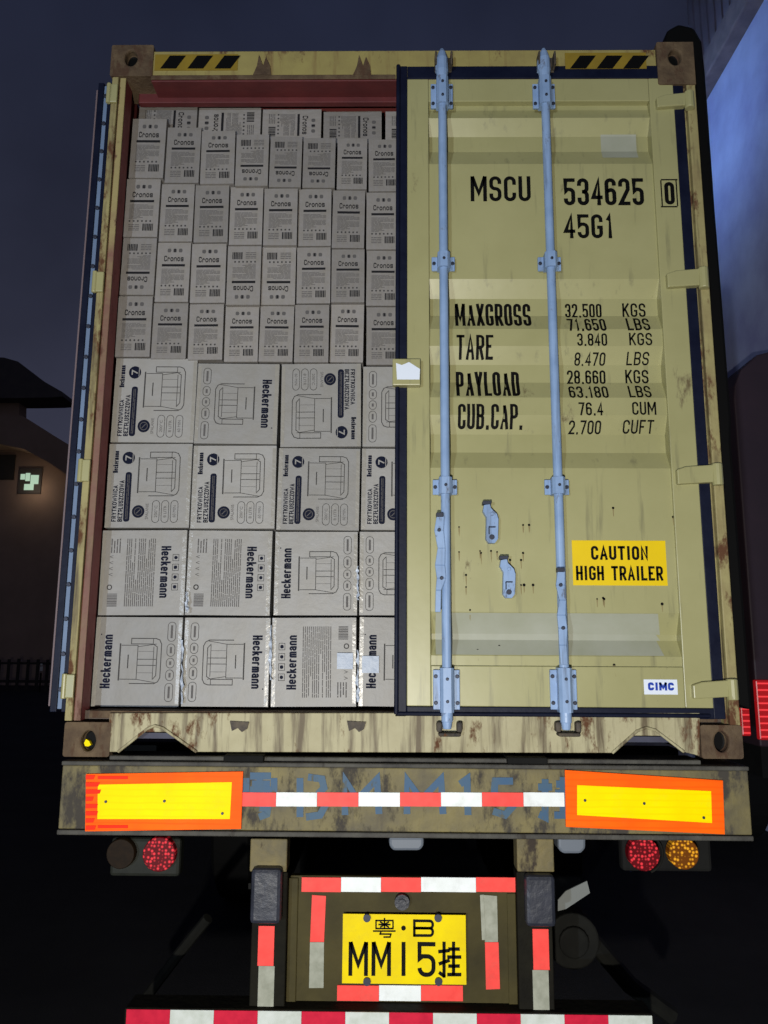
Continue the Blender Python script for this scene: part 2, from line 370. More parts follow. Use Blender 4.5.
HAZ = mat('hazard_yellow', (.27, .185, .02), (.22, .15, .02), 14, .5, rust=.12, rscale=18)
BEAM = mat('dirty_beam', (.20, .165, .062), (.10, .086, .05), 7, .65, rust=.66, rustc=(.05, .044, .036), rscale=6, streak=.5, streakc=(.06, .05, .035), bump=.35, bscale=22)
BEAMT = mat('beam_edge', (.075, .072, .06), (.035, .033, .03), 12, .7, rust=.3, rustc=(.03, .025, .02), bump=.4)
WORN = mat('worn_blue_paint', (.025, .085, .18), (.05, .10, .14), 9, .6, rust=.50, rustc=(.12, .105, .06), rscale=22)
ORANGE = mat('reflective_orange', (1.0, .16, .006), (1.0, .10, .006), 3, .45, spec=.05, stripes=(1.0, .11, .005), grime=.12)
REDOR = mat('reflective_red_edge', (.95, .035, .012), None, 4, .45, spec=.05)
YELL = mat('reflective_yellow', (1.0, .86, .0), (.96, .68, .0), 3, .45, spec=.05, stripes=(1.0, .72, .0), grime=.14)
TRED = mat('tape_red', (.95, .085, .07), (.84, .065, .055), 25, .45, spec=.15, grime=.35)
TWHI = mat('tape_white', (.84, .88, .88), (.76, .80, .78), 20, .4, spec=.15, grime=.35)
TWHD = mat('tape_white_dirty', (.34, .35, .28), (.24, .25, .19), 30, .5, rust=.15, rustc=(.12, .11, .08), rscale=30)
OLIVE = mat('olive_panel', (.066, .054, .018), (.036, .030, .012), 4, .6, spec=.12, rust=.15, rustc=(.03, .025, .02), rscale=9, bump=.1)
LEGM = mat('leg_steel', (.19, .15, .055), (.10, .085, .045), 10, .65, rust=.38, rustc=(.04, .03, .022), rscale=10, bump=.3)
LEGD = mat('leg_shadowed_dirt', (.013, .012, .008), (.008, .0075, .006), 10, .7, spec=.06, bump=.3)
BUFFER = mat('buffer_rubber', (.013, .015, .022), (.03, .033, .048), 8, .42, bump=.3, bscale=25)
TYRE = mat('tyre_rubber', (.006, .006, .006), None, 5, .9, spec=.1, bump=.4)
CHASSIS = mat('chassis_black', (.006, .006, .006), (.010, .010, .009), 5, .85, spec=.15)
DIM = mat('dusty_bracket', (.012, .012, .010), (.008, .008, .007), 15, .7, spec=.08)
LAMPBOX = mat('lamp_housing', (.022, .024, .019), (.013, .014, .012), 12, .5, spec=.1)
PLATE = mat('plate_yellow', (.85, .66, .0), (.76, .57, .004), 12, .45, spec=.1, grime=.25, rust=.03, rscale=40)
LEDRED = led_mat('red_led_lens', (.80, .04, .055), (.10, .003, .006), 80, .06)
LEDAMB = led_mat('amber_led_lens', (.85, .38, .02), (.14, .04, .003), 80, .06)
DULLAMB = mat('unlit_amber_lens', (.016, .009, .004), (.010, .006, .003), 60, .6, spec=.1)
ASPH = mat('asphalt', (.030, .030, .032), (.02, .02, .022), 1.2, .9, spec=.15, bump=.4, bscale=90)
BLUEWALL = mat('bluish_plaster', (.42, .47, .68), (.27, .28, .50), 1.1, .85, bump=.5, bscale=3, rust=.40, rustc=(.42, .34, .48), rscale=.8)
LEDGE = mat('concrete_ledge', (.20, .155, .155), (.13, .105, .11), 6, .85, bump=.5, bscale=20)
CLAD = mat('dim_cladding', (.15, .125, .155), (.115, .098, .12), 3, .8)
LORRY = mat('lorry_body', (.040, .022, .030), (.028, .017, .024), 2, .6)
DUSKWALL = mat('brown_render', (.48, .34, .26), (.38, .27, .21), .6, .85)
ROOFM = mat('dark_roof', (.10, .09, .09), (.13, .115, .105), 2, .8)
FENCEM = mat('old_fence', (.05, .048, .042), (.03, .028, .025), 2, .85)
PANE = mat('lit_window_glass', (.2, .25, .2), None, 5, .3, emit=(.62, .88, .66), estr=.55)

# ------------------------------------------------------------------ ground
g = MB(); g.face([(-900, -900, 0), (900, -900, 0), (900, 900, 0), (-900, 900, 0)])
o = g.build('ground', ASPH); o['kind'] = 'structure'

# ------------------------------------------------------------------ shipping container
ZT = ZB + 2.896
L = 12.19
cont = thing('shipping_container', (0, 0, ZB), 'tall pale yellow steel container with one door open on the trailer', 'container')
XO = 1.219
xi_l = (X(113.5, 240) + X(83.5, 600)) / 2; xi_r = X(709)
XL = xi_l - .012                             # inside face of the left wall
z_head = Z(79); z_sill = Z(717); z_floor = Z(711.5, 240, .05)
# posts
pb = MB()
xo_l = (X(101, 240) + X(72.5, 600)) / 2
xq1, xq2, xq3 = X(95, 400), X(96.3, 400), X(102.5, 400)
pb.box(xo_l, xq1, .0, .11, ZB + .118, ZT - .118)
pb.box(xq1, xq2, .016, .11, ZB + .118, ZT - .118, 1)
pb.box(xq2, xq3, .006, .014, ZB + .118, ZT - .118, 2)
pb.box(xq3 - .012, xq3 - .001, .014, .090, ZB + .118, ZT - .118, 1)
pb.box(xo_l + .01, xq2, .11, .13, ZB + .118, ZT - .118, 1)
pl_ = pb.build('corner_post', [FRAME, JAMB, LIP], cont, .003)
pb = MB()
pb.box(xi_r + .012, X(722, 460), .0, .11, ZB + .118, ZT - .118)
pb.box(xi_r, xi_r + .012, .02, .11, ZB + .118, ZT - .118)
pr_ = pb.build('corner_post', FRAME, cont, .004)
# hinge lugs on the left post
for py in (95, 283, 471, 686):
    h = MB(); c = at(73 + (700 - py) * .062, py, 0)
    h.box(xo_l - .004, xo_l + .030, -.014, -.001, c.z - .042, c.z + .042)
    h.tube([(xo_l - .006, -.010, c.z - .045), (xo_l - .006, -.010, c.z + .045)], .010)
    h.build('hinge_lug', PAINT, pl_, .003)
# header
hb = MB()
hb.box(-XO + .16, XO - .16, .0, .10, z_head + .004, Z(50.5, 400))
hb.box(-XO + .16, XO - .16, .003, .10, z_head - .006, z_head + .0035, 2)
hb.box(-XO + .16, X(394), -.006, .0, z_head - .002, z_head + .018, 1)
hb.box(-XO + .075, XO - .075, .10, .13, z_head - .03, ZT - .03, 2)
hd = hb.build('header_rail', [HEAD, RUSTY, RED], cont, .004)
for (a, b, n) in ((155, 238, 'left'), (565, 646, 'right')):
    s = MB(); Y = -.004
    s.box(X(a, 61), X(b, 61), Y + .001, .0, Z(70, 400), Z(54, 400), 0)
    w = (b - a) / 3.05
    for k in range(3):
        x0 = a + 5 + k * w
        px_quad(s, [(x0, 68.5), (x0 + 16, 68.5), (x0 + 26, 55.5), (x0 + 10, 55.5)], Y, 1)
    s.build('hazard_sticker', [HAZ, BLACK], hd)
for a in (262, 362):                       # torn rusty keeper plates on the header
    s = MB(); s.prism([xz(at(x, y, -.006)) for x, y in ((a - 9, 75), (a + 9, 75), (a + 8, 66), (a + 4, 57), (a + 1, 66), (a - 3, 55), (a - 5, 66))], -.008, .002)
    s.build('keeper_stub', RUSTY, hd)
for a in (443, 545):
    s = MB(); c = at(a, 66, 0)
    s.box(c.x - .036, c.x - .028, -.05, .0, c.z - .03, c.z + .030); s.box(c.x + .028, c.x + .036, -.05, .0, c.z - .03, c.z + .030); s.box(c.x - .036, c.x + .036, -.007, .0, c.z - .034, c.z + .034)
    s.build('cam_keeper', HARDW, hd, .003)
def pxz(pts, Y): return [xz(at(x, y, Y)) for x, y in pts]
# corner castings
def casting(px0, py0, px1, py1, hole, sx):
    a = at(px0, py0, -.006); b = at(px1, py1, -.006)
    x0, x1 = a.x, b.x; z0, z1 = b.z, a.z
    c = MB(); cx, cz = xz(at(*hole, -.006)); rx, rz = .026, .036
    # front plate with an oval hole: ring of quads
    seg = 24; ring = []; out = []
    for k in range(seg):
        t = 2 * math.pi * k / seg; ct, st = math.cos(t), math.sin(t)
        ring.append((cx + rx * ct, cz + rz * st))
        dx = (x1 - cx) / ct if ct > 1e-6 else (x0 - cx) / ct if ct < -1e-6 else 1e9
        dz = (z1 - cz) / st if st > 1e-6 else (z0 - cz) / st if st < -1e-6 else 1e9
        tt = min(abs(dx), abs(dz)); out.append((cx + tt * ct, cz + tt * st))
    for q in ((x0, z0), (x1, z0), (x1, z1), (x0, z1)):
        i = min(range(seg), key=lambda k: (out[k][0] - q[0]) ** 2 + (out[k][1] - q[1]) ** 2); out[i] = q
    for k in range(seg):
        j = (k + 1) % seg
        c.face([(out[k][0], -.006, out[k][1]), (out[j][0], -.006, out[j][1]), (ring[j][0], -.006, ring[j][1]), (ring[k][0], -.006, ring[k][1])])
        c.face([(ring[k][0], -.006, ring[k][1]), (ring[j][0], -.006, ring[j][1]), (ring[j][0], .03, ring[j][1]), (ring[k][0], .03, ring[k][1])])
    c.face([(p[0], .03, p[1]) for p in ring], 1)
    for (p, q) in (((x0, z0), (x1, z0)), ((x1, z0), (x1, z1)), ((x1, z1), (x0, z1)), ((x0, z1), (x0, z0))):
        c.face([(p[0], -.006, p[1]), (q[0], -.006, q[1]), (q[0], .17, q[1]), (p[0], .17, p[1])])
    c.face([(x0, .17, z0), (x1, .17, z0), (x1, .17, z1), (x0, .17, z1)])
    bmo = c.build('corner_casting', [RUSTY, BLACK], cont)
    me = bmo.data; b2_ = bmesh.new(); b2_.from_mesh(me); bmesh.ops.remove_doubles(b2_, verts=b2_.verts, dist=.0005)
    bmesh.ops.recalc_face_normals(b2_, faces=b2_.faces); b2_.to_mesh(me); b2_.free()
    md = bmo.modifiers.new('bevel', 'BEVEL'); md.width = .008; md.segments = 2; md.limit_method = 'ANGLE'; md.angle_limit = R(50)
    return bmo
casting(112, 45, 152, 76, (131, 58), -1)
casting(656, 42, 696, 84, (675, 57), 1)
cbl = casting(65, 722, 109, 757, (88, 741), -1)
casting(700, 725, 744, 759, (722, 742), 1)
s = MB(); s.prism(pxz([(84, 743), (86, 739), (89, 741), (91, 745), (88, 746.5), (85, 746)], .012), .012, .028); s.build('yellow_tag', YELL, cbl)
# sill with the two tunnel cut-outs
sb = MB()
sb.prism(pxz([(109, 752), (118, 752), (147, 729), (155, 725.5), (163, 728), (197, 752), (612, 753), (637, 732), (646, 728), (655, 730), (684, 752), (700, 756), (700, 713), (109, 713)], -.004), -.004, .008)
sb.box(-XO + .16, XO - .16, .008, .14, z_sill - .06, z_sill - .006)
sb.box(-XO + .08, XO - .08, .012, .14, z_sill - .012, z_sill + .014, 1)
for (a, apx, b, yy) in ((118, (147, 155, 163), 197, 0), (612, (637, 646, 655), 684, 2)):   # lips around the cut-outs
    P = pxz([(a, 752 + yy / 2), (apx[0], 729 + yy), (apx[1], 725.5 + yy), (apx[2], 728 + yy), (b, 752)], -.006)
    sb.tube([(p[0], -.008, p[1]) for p in P], .006, 6)
sl = sb.build('sill', [SILL, RUSTY], cont, .003)
for a, b in ((116, 200), (608, 690)):
    sb = MB(); sb.box(X(a, 740), X(b, 740), .20, .22, ZB + .055, z_sill - .02)
    sb.box(X(a, 740), X(b, 740), .03, .20, z_sill - .085, z_sill - .065)
    sb.build('tunnel_plate', TUNNEL, sl)
for px, py in ((239, 727), (357, 727), (158, 752)):
    pass
for a in (449, 567):                       # keepers of the bar feet on the sill
    s = MB(); c = at(a, 727, -.01)
    s.box(c.x - .046, c.x - .026, -.040, -.004, c.z - .016, c.z + .020); s.box(c.x + .026, c.x + .046, -.040, -.004, c.z - .016, c.z + .020)
    s.box(c.x - .040, c.x + .040, -.052, -.005, c.z - .030, c.z - .0165); s.build('cam_keeper', HARDW, sl, .007)
for a in (240, 357):                       # torn keeper marks left on the open side of the sill
    s = MB(); s.prism(pxz([(a - 10, 721), (a + 9, 722), (a + 7, 729), (a + 2, 732), (a - 2, 728), (a - 8, 731)], -.010), -.014, -.004)
    s.build('keeper_stub', HARDW, sl)
# walls, roof, floor, end
sw = MB()
def corr_wall(mb, x, d):
    y = .13; prof = [(y, x)]
    while y < L - .3:
        prof += [(y + .07, x), (y + .14, x + d), (y + .21, x + d), (y + .28, x)]; y += .28
    prof.append((L, x))
    for (y0, xa), (y1, xb) in zip(prof, prof[1:]):
        for dx in (0, .004 if d < 0 else -.004):
            mb.face([(xa + dx, y0, ZB + .1), (xb + dx, y1, ZB + .1), (xb + dx, y1, ZT - .05), (xa + dx, y0, ZT - .05)])
corr_wall(sw, XL, -.036); sw.build('side_wall', WALLIN, cont)
sw = MB(); corr_wall(sw, 1.172, .036); sw.build('side_wall', WALLIN, cont)
s = MB(); s.box(-XO, XO, .13, L, ZT - .05, ZT - .03); s.build('roof', WALLIN, cont)
s = MB(); s.box(XL, 1.17, .05, L, z_floor - .03, z_floor); s.build('floor', mat('floor_board', (.10, .07, .05), (.06, .045, .035), 12, .7), cont)
s = MB(); s.box(-XO, XO, L, L + .04, ZB, ZT); s.build('end_wall', WALLIN, cont)
s = MB()
for sx in (-1, 1): s.box(sx * 1.15, sx * XO, .14, L, ZB + .0, ZB + .10)
s.build('bottom_rail', FRAME, cont)

# container's cast shadow by the right edge and top corner, built as a black slab
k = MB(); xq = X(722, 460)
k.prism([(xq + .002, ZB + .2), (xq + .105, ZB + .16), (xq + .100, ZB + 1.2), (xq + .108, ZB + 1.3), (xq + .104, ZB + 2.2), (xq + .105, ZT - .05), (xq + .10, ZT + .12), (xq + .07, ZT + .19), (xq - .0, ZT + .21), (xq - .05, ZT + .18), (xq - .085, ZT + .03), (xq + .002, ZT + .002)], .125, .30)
k.build('shadow_slab', BLACK, cont, .015)
# ---- closed right door
PROF = [(106, .03), (110.5, .03), (118, .012), (137, .048), (152, .048), (164, .012), (279, .012), (299, .048), (316, .048), (329, .012),
        (346, .012), (365, .048), (382.6, .048), (397.5, .012), (415, .012), (434.6, .048), (452.7, .048), (468, .012),
        (612, .012), (634, .048), (640, .048), (656, .012), (666, .012)]
PZ = [(at(520, p, d).z, d) for p, d in PROF]
def door_y(z):
    if z >= PZ[0][0]: return 0.0
    for (z0, d0), (z1, d1) in zip(PZ, PZ[1:]):
        if z1 <= z <= z0: return d0 + (d1 - d0) * (z0 - z) / (z0 - z1)
    return 0.0
xd0, xs0, xs1, xd1 = X(407), X(430), X(671), X(697.5)
zt1, zt0 = Z(79, 420), Z(706)
db = MB()
db.box(xd0, xs0, .0, .05, zt0, zt1); db.box(xs1, xd1, .0, .05, zt0, zt1)
db.box(xs0 + .0005, xs1 - .0005, .001, .05, PZ[0][0], zt1); db.box(xs0 + .0005, xs1 - .0005, .001, .05, zt0, PZ[-1][0])
for (z0, d0), (z1, d1) in zip(PZ, PZ[1:]):
    db.face([(xs0, d0, z0), (xs1, d0, z0), (xs1, d1, z1), (xs0, d1, z1)])
db.box(xs0 - .004, xs1 + .004, .070, .09, zt0 + .005, zt1 - .005)
door = db.build('door', PAINT, cont, .003); door['label'] = 'closed pale yellow door with lettering and two locking bars'
# shelf line under the panel + cover strips
s = MB(); xa, xb = X(395.5), X(709)
za, zb_ = Z(66.5, 430), Z(717)
r_ = .011
s.box(xa, xd0 - .0005, -.004, .03, zb_, za)
s.box(xd1 + .0005, xb, .004, .03, zb_, za)
s.box(xd0 - .0005, xd1 + .0005, -.002, .03, zt1 + .0005, za); s.box(xd0 - .0005, xd1 + .0005, -.002, .03, zb_, zt0 - .0005)
s.tube([(xa + .006, -.008, zb_ + .01), (xa + .006, -.008, za)], .009, 8); s.tube([(xa + .006, -.006, zb_ + .012), (xb - .06, -.006, zb_ + .012)], .008, 8)
s.build('seal', RUBBER, door, .004)
# lettering, draped over the corrugations
Yl = .012
def T(t, x0, y0, x1, y1, bold=.15):
    c = (x0 + x1) / 2; zz = []
    for py in (y1, y0):
        d = .012
        for _ in range(12): d = .5 * d + .5 * door_y(at(c, py, d).z)
        zz.append(at(c, py, d).z)
    lt = MB(); put_strokes(lt, t, X(x0, (y0 + y1) / 2, Yl), X(x1, (y0 + y1) / 2, Yl), zz[0], zz[1], Yl, 0, bold=bold)
    me = bpy.data.meshes.new('tmp'); me.from_pydata(lt.v, [], lt.f)
    bm = bmesh.new(); bm.from_mesh(me)
    for z, d in PZ:
        bmesh.ops.bisect_plane(bm, geom=bm.verts[:] + bm.edges[:] + bm.faces[:], plane_co=(0, 0, z), plane_no=(0, 0, 1))
    for v in bm.verts: v.co.y = door_y(v.co.z) - .0018
    bm.to_mesh(me); bm.free()
    l2 = MB(); l2.mesh([v.co[:] for v in me.vertices], [tuple(p.vertices) for p in me.polygons]); bpy.data.meshes.remove(me)
    l2.build('lettering', BLACK, door)
T('MSCU', 470.5, 176.5, 530.5, 201.5, .135); T('534625', 563.5, 178.5, 643.5, 205.5, .135); T('45G1', 563.5, 214.5, 613.5, 238.5, .14)
T('MAXGROSS', 455.5, 304, 532, 326, .118); T('TARE', 456.5, 335, 493.5, 360, .12); T('PAYLOAD', 456.5, 372, 520.5, 396, .117); T('CUB.CAP.', 458, 404, 523.5, 429.5, .12)
for a, x0, x1, u, ux0, ux1, y0, y1 in (('32.500', 567, 604, 'KGS', 625, 648.5, 304, 317.5), ('71.650', 568, 606.5, 'LBS', 627.5, 650.5, 319, 331),
        ('3.840', 577, 607, 'KGS', 629, 652, 333.5, 346), ('8.470', 576, 607, 'LBS', 628.5, 651, 352.5, 366), ('28.660', 569, 608, 'KGS', 628, 651.5, 370.5, 384),
        ('63.180', 569.5, 609, 'LBS', 629.5, 652, 386.5, 398), ('76.4', 578.5, 603, 'CUM', 632, 656, 402.5, 415.5), ('2.700', 570, 602.5, 'CUFT', 624.5, 655.5, 420.5, 434.5)):
    T(a, x0, y0, x1, y1, .135); T(u, ux0, y0 - .5, ux1, y1 - .5, .13)
l2 = MB(); px_strokes(l2, '0', 664.5, 182, 674.5, 204.5, -.0015, bold=.16)
for q in ((661, 179, 677.5, 180.2), (661, 206, 677.5, 207.2), (661, 180.2, 662.2, 206), (676.3, 180.2, 677.5, 206)):
    px_box(l2, *q, -.002, -.0008)
l2.build('boxed_check_digit', BLACK, door)
# stickers
s = MB(); Y = .0095
px_box(s, 572.5, 540.5, 666.5, 585.5, Y, Y + .0022, 0)
px_strokes(s, 'CAUTION', 591, 546, 648, 560, Y - .001, 1, bold=.185, gap=.3); px_strokes(s, 'HIGH TRAILER', 576, 566, 663, 580.5, Y - .001, 1, bold=.17, gap=.3)
c_ = s.build('caution_sticker', [STICKY, BLACK], door)
s = MB(); Y = -.001
px_box(s, 644, 679.5, 677.5, 694.5, Y, Y + .0018, 0); px_strokes(s, 'CIMC', 648, 682.5, 674, 690.5, Y - .001, 1, bold=.30, gap=.25)
s.build('maker_sticker', [STWHITE, BLUEINK], door)
s = MB()                                                 # repainted pale touch-up on two ribs
zs = [at(520, p, d) for p, d in ((135, .045), (137, .048), (152, .048), (158, .03))]
for p, q in zip(zs, zs[1:]): s.face([(X(604, 140), p.y - .0015, p.z), (X(640, 140), p.y - .0015, p.z), (X(640, 140), q.y - .0015, q.z), (X(604, 140), q.y - .0015, q.z)])
TOUCH = mat('pale_touch_up', (.36, .37, .30), (.31, .32, .24), 5, .5)
s.build('touch_up_paint', TOUCH, door); s = MB()
zs = [at(520, p, d) for p, d in ((613, .0136), (634, .048), (640, .048), (655, .0135))]
for p, q in zip(zs, zs[1:]): s.face([(X(436, 630), p.y - .0015, p.z), (X(660, 630), p.y - .0015, p.z), (X(664, 630), q.y - .0015, q.z), (X(436, 630), q.y - .0015, q.z)])
s.build('touch_up_paint', TOUCH, door)
# rivet holes and rust runs
s = MB(); pts = [(523, 525), (529, 525), (523, 553), (459, 527), (459, 552), (480, 551), (491, 551), (497, 552), (510, 560), (521, 560), (524, 585), (533, 585), (466, 587), (481, 553), (521, 585),
                 (613, 508), (603, 598), (597, 599), (673, 517), (478, 650), (500, 646), (614, 665), (470, 610), (466, 575), (604, 599), (662, 604)]
for x, y in pts:
    p = at(x, y, .012); yy = door_y(p.z) - .0015
    s.disc(p.x, p.z, random.uniform(.003, .006), yy, 0, 8); 
    s.face([(p.x - .003, yy + .0004, p.z), (p.x + .003, yy + .0004, p.z), (p.x + .0015, door_y(p.z - .03) - .0011, p.z - random.uniform(.025, .05)), (p.x - .001, door_y(p.z - .03) - .0011, p.z - .03)], 1)
s.build('rust_stains', [BLACK, mat('rust_run', (.21, .16, .07), (.28, .24, .11), 40, .8)], door)
# locking bars
YB = -.034
def bx(i, py): return (442.0 + (py - 60) * .0078) if i == 0 else (544.3 + (py - 60) * .0322)
for i in (0, 1):
    xm = sum(at(bx(i, p), p, YB).x for p in (100, 300, 500, 700)) / 4
    ztop, zbot = Z(100, bx(i, 100), YB), Z(680, bx(i, 680), YB)
    b = MB(); b.tube([(xm, YB, zbot), (xm, YB, ztop)], .0172, 18)
    b.tube([(xm, YB, ztop - .02), (xm, YB, Z(74, 443, YB))], .0205, 16)
    b.tube([(xm, YB, Z(722, 450, YB)), (xm, YB, zbot + .02)], .0205, 16)
    c2 = Z(49, 443, YB); c1 = Z(78, 443, YB)                 # cam head above the seal, rounded tip
    b.tube([(xm, YB, c1), (xm, YB, c1 + .03), (xm, YB, c2 - .05), (xm, YB, c2 - .02), (xm, YB, c2)], [.0205, .026, .024, .016, .006], 14)
    b.box(xm - .027, xm + .012, YB - .006, YB + .02, c1 + .035, c2 - .055)
    c1 = Z(729, 443, YB); b.tube([(xm, YB, c1), (xm, YB, c1 + .05)], [.015, .021], 14)
    b.build('locking_bar', ZINC, door, .003, smooth=False)
    for pc, hh, ww in ((92, .062, .046), (261, .032, .046), (486, .032, .046), (690, .078, .048)):
        zc = Z(pc, bx(i, pc), YB); k = MB(); big = hh > .05
        k.box(xm - ww, xm - .020, -.012, -.001, zc - hh * .9, zc + hh * .9); k.box(xm + .020, xm + ww, -.012, -.001, zc - hh * .9, zc + hh * .9)
        arc = [(xm - .024, -.001), (xm - .024, YB - .012), (xm - .014, YB - .024), (xm + .014, YB - .024), (xm + .024, YB - .012), (xm + .024, -.001)]
        n0 = len(k.v); z0, z1 = zc - hh, zc + hh
        for (xa_, ya), (xb_, yb) in zip(arc, arc[1:]):
            k.face([(xa_, ya, z0), (xb_, yb, z0), (xb_, yb, z1), (xa_, ya, z1)])
        k.face([(x_, y_, z1) for x_, y_ in arc]); k.face([(x_, y_, z0) for x_, y_ in arc])
        for dx in (-1, 1):
            for dz in ((-.6, .6) if big else (0,)):
                k.tube([(xm + dx * (ww - .009), -.018, zc + dz * hh), (xm + dx * (ww - .009), -.008, zc + dz * hh)], .0075, 8, 1)
        for dz in ((-.5, .5) if big else (0,)): k.tube([(xm, YB - .030, zc + dz * hh), (xm, YB - .02, zc + dz * hh)], .006, 8, 1)
        k.build('bar_bracket', [ZINC, BOLT], door, .002)
    # handle levers hanging by their bars
    h = MB()
    if i == 0: P = [(440.5, 516), (439, 530), (441.5, 548), (440, 565), (441.5, 578), (438.5, 590), (438, 612)]; w = [.014, .017, .014, .018, .017, .010, .010]; Yh = -.058
    else: P = [(561.5, 571), (560.5, 585), (563, 600), (561.5, 615), (563, 628), (563, 645), (564.5, 665)]; w = [.013, .016, .012, .015, .016, .013, .012]; Yh = -.066
    Q = [at(x, y, Yh) for x, y in P]
    for (p, wp), (q, wq) in zip(zip(Q, w), zip(Q[1:], w[1:])):
        h.mesh([(p.x - wp, Yh, p.z), (p.x + wp, Yh, p.z), (q.x + wq, Yh, q.z), (q.x - wq, Yh, q.z), (p.x - wp, Yh + .012, p.z), (p.x + wp, Yh + .012, p.z), (q.x + wq, Yh + .012, q.z), (q.x - wq, Yh + .012, q.z)],
               [(0, 1, 2, 3), (7, 6, 5, 4), (0, 3, 7, 4), (1, 5, 6, 2), (0, 4, 5, 1), (3, 2, 6, 7)])
    for j in (1, 4): h.tube([(Q[j].x, Yh - .008, Q[j].z), (Q[j].x, Yh + .03, Q[j].z)], .007, 8, 1)
    h.box(Q[0].x - .016, Q[0].x + .010, Yh - .010, Yh + .024, Q[0].z - .004, Q[0].z + .012, 1)
    h.build('bar_handle', [ZINC, BOLT], door, .002)
# handle catches
for (cx_, t0, t1) in ((491, 502, 543), (508, 557, 598)):
    k = MB(); P = pxz([(cx_ - 5, t1 - 4), (cx_ - 2, t1), (cx_ + 4, t1), (cx_ + 7, t1 - 4), (cx_ + 7.5, t0 + 17), (cx_ + 6, t0 + 12), (cx_, t0 + 6), (cx_ - 1, t0 + 2), (cx_ - 7, t0 + 3), (cx_ - 8, t0 + 9), (cx_ - 4.5, t0 + 15)], -.02)
    k.prism(P, -.022, .010)
    a = at(cx_ - 5, t0 + 1, -.03); k.box(a.x - .012, a.x + .020, -.034, .005, a.z - .004, a.z + .008, 1)
    a = at(cx_ + 1, t1 - 6, -.025); k.tube([(a.x, -.027, a.z), (a.x, -.015, a.z)], .010, 10, 1)
    a = at(cx_ + 1, t1 - 16, -.025); k.box(a.x - .013, a.x + .013, -.030, -.020, a.z - .002, a.z + .002, 1); k.box(a.x - .013, a.x - .010, -.030, -.020, a.z - .028, a.z, 1)
    a = at(cx_ + 1, t0 + 12, -.025); k.tube([(a.x, -.029, a.z), (a.x, -.015, a.z)], .007, 10, 0)
    k.build('handle_catch', [ZINC, BOLT], door, .002)
# hinges
for (x0, x1, y0, y1) in ((657.5, 693, 92.5, 107), (668, 707, 268.5, 287), (678, 721, 464.5, 484), (694, 736, 680, 699)):
    k = MB(); P = pxz([(x0, y1), (x0 - 1, y0 + 5), (x0 + 8, y0 + 2), (x1 - 7, y0), (x1 - 7, y1 - 2)], -.02)
    k.prism(P, -.022, .012)
    a, b = at(x1 - 4, y0, -.016), at(x1 - 4, y1, -.016); k.tube([(a.x, -.012, b.z - .004), (a.x, -.012, a.z + .004)], .020, 12)
    k.build('hinge', PAINT, door, .004)
# lock box with its taped cover
k = MB(); px_box(k, 392.5, 358.5, 420.5, 385, -.035, .0, 0)
k.face([at(396, 363, -.0365), at(397, 379.5, -.0365), at(419.5, 379.5, -.0365), at(420, 369, -.0365), at(409, 362, -.0365), at(402, 365, -.0365)][::-1], 1)
k.build('lock_box', [PAINT, STWHITE], door, .004)

# ---- open left door, folded back along the side of the container
od = MB()
od.box(-1.2730, -1.2230, .06, 1.16, zt0 - .005, Z(84, 110))
for i in range(5):
    od.box(-1.2730, -1.2670, .05, 1.1, ZB + .35 + i * .5, ZB + .47 + i * .5)
odo = od.build('door', PAINT, cont, .004); odo['label'] = 'open door folded back along the side'
s = MB(); zlo, zhi = zt0 - .03, Z(82, 110)
s.box(-1.2810, -1.2570, .004, .05, zlo, zhi, 0); s.box(-1.2390, -1.2210, .004, .05, zlo, zhi, 0)
s.box(-1.2570, -1.2390, .010, .03, zlo + .01, zhi - .01, 1); s.box(-1.2900, -1.2830, .008, .06, zlo + .02, zhi - .03, 2)
z = zlo + .08
while z < zhi - .05:
    s.tube([(-1.2480, .003, z), (-1.2480, .012, z)], .009, 8, 3); z += .128
s.build('edge_seal', [RUBBER, mat('dull_blue_strip', (.15, .22, .34), (.12, .17, .27), 5, .5), mat('mauve_edge', (.16, .12, .13), None, 5, .6), BOLT], odo, .002)

# ------------------------------------------------------------------ cartons
def unit_box(mb, mi=0):
    mb.box(-.5, .5, 0, 1, -.5, .5, mi)
def nx(a): return a - .5
def nz(b): return .5 - b
def rect(mb, a0, b0, a1, b1, y, mi): mb.face([(nx(a0), y, nz(b1)), (nx(a1), y, nz(b1)), (nx(a1), y, nz(b0)), (nx(a0), y, nz(b0))], mi)
def stroke(mb, pts, w, y, mi, close=False):
    P = [Vector((nx(a), nz(b))) for a, b in pts]
    if close: P.append(P[0])
    for p, q in zip(P, P[1:]):
        d = (q - p); 
        if d.length < 1e-6: continue
        d.normalize(); n = Vector((-d.y, d.x)) * w / 2; p2, q2 = p - d * w * .3, q + d * w * .3
        mb.face([(p2.x - n.x, y, p2.y - n.y), (q2.x - n.x, y, q2.y - n.y), (q2.x + n.x, y, q2.y + n.y), (p2.x + n.x, y, p2.y + n.y)], mi)
def rrect(a0, b0, a1, b1, r, n=5):
    out = []
    for (cx_, cz_, t0) in ((a1 - r, b0 + r, -90), (a1 - r, b1 - r, 0), (a0 + r, b1 - r, 90), (a0 + r, b0 + r, 180)):
        for k in range(n + 1):
            t = R(t0 + 90 * k / n); out.append((cx_ + r * math.cos(t), cz_ + r * math.sin(t)))
    return out
def fillr(mb, pts, y, mi): mb.face([(nx(a), y, nz(b)) for a, b in pts], mi)
def stext(mb, t, a0, b0, a1, b1, y, mi, rot=0, bold=.16, gap=.25): put_strokes(mb, t, nx(a0), nx(a1), nz(b1), nz(b0), y, mi, rot, bold, gap)
def ntext(mb, t, a0, b0, a1, b1, y, mi, rot=0, bold=.0): put_text(mb, t, nx(a0), nx(a1), nz(b1), nz(b0), y, mi, bold=bold, rot=rot)
Yp = -.0022
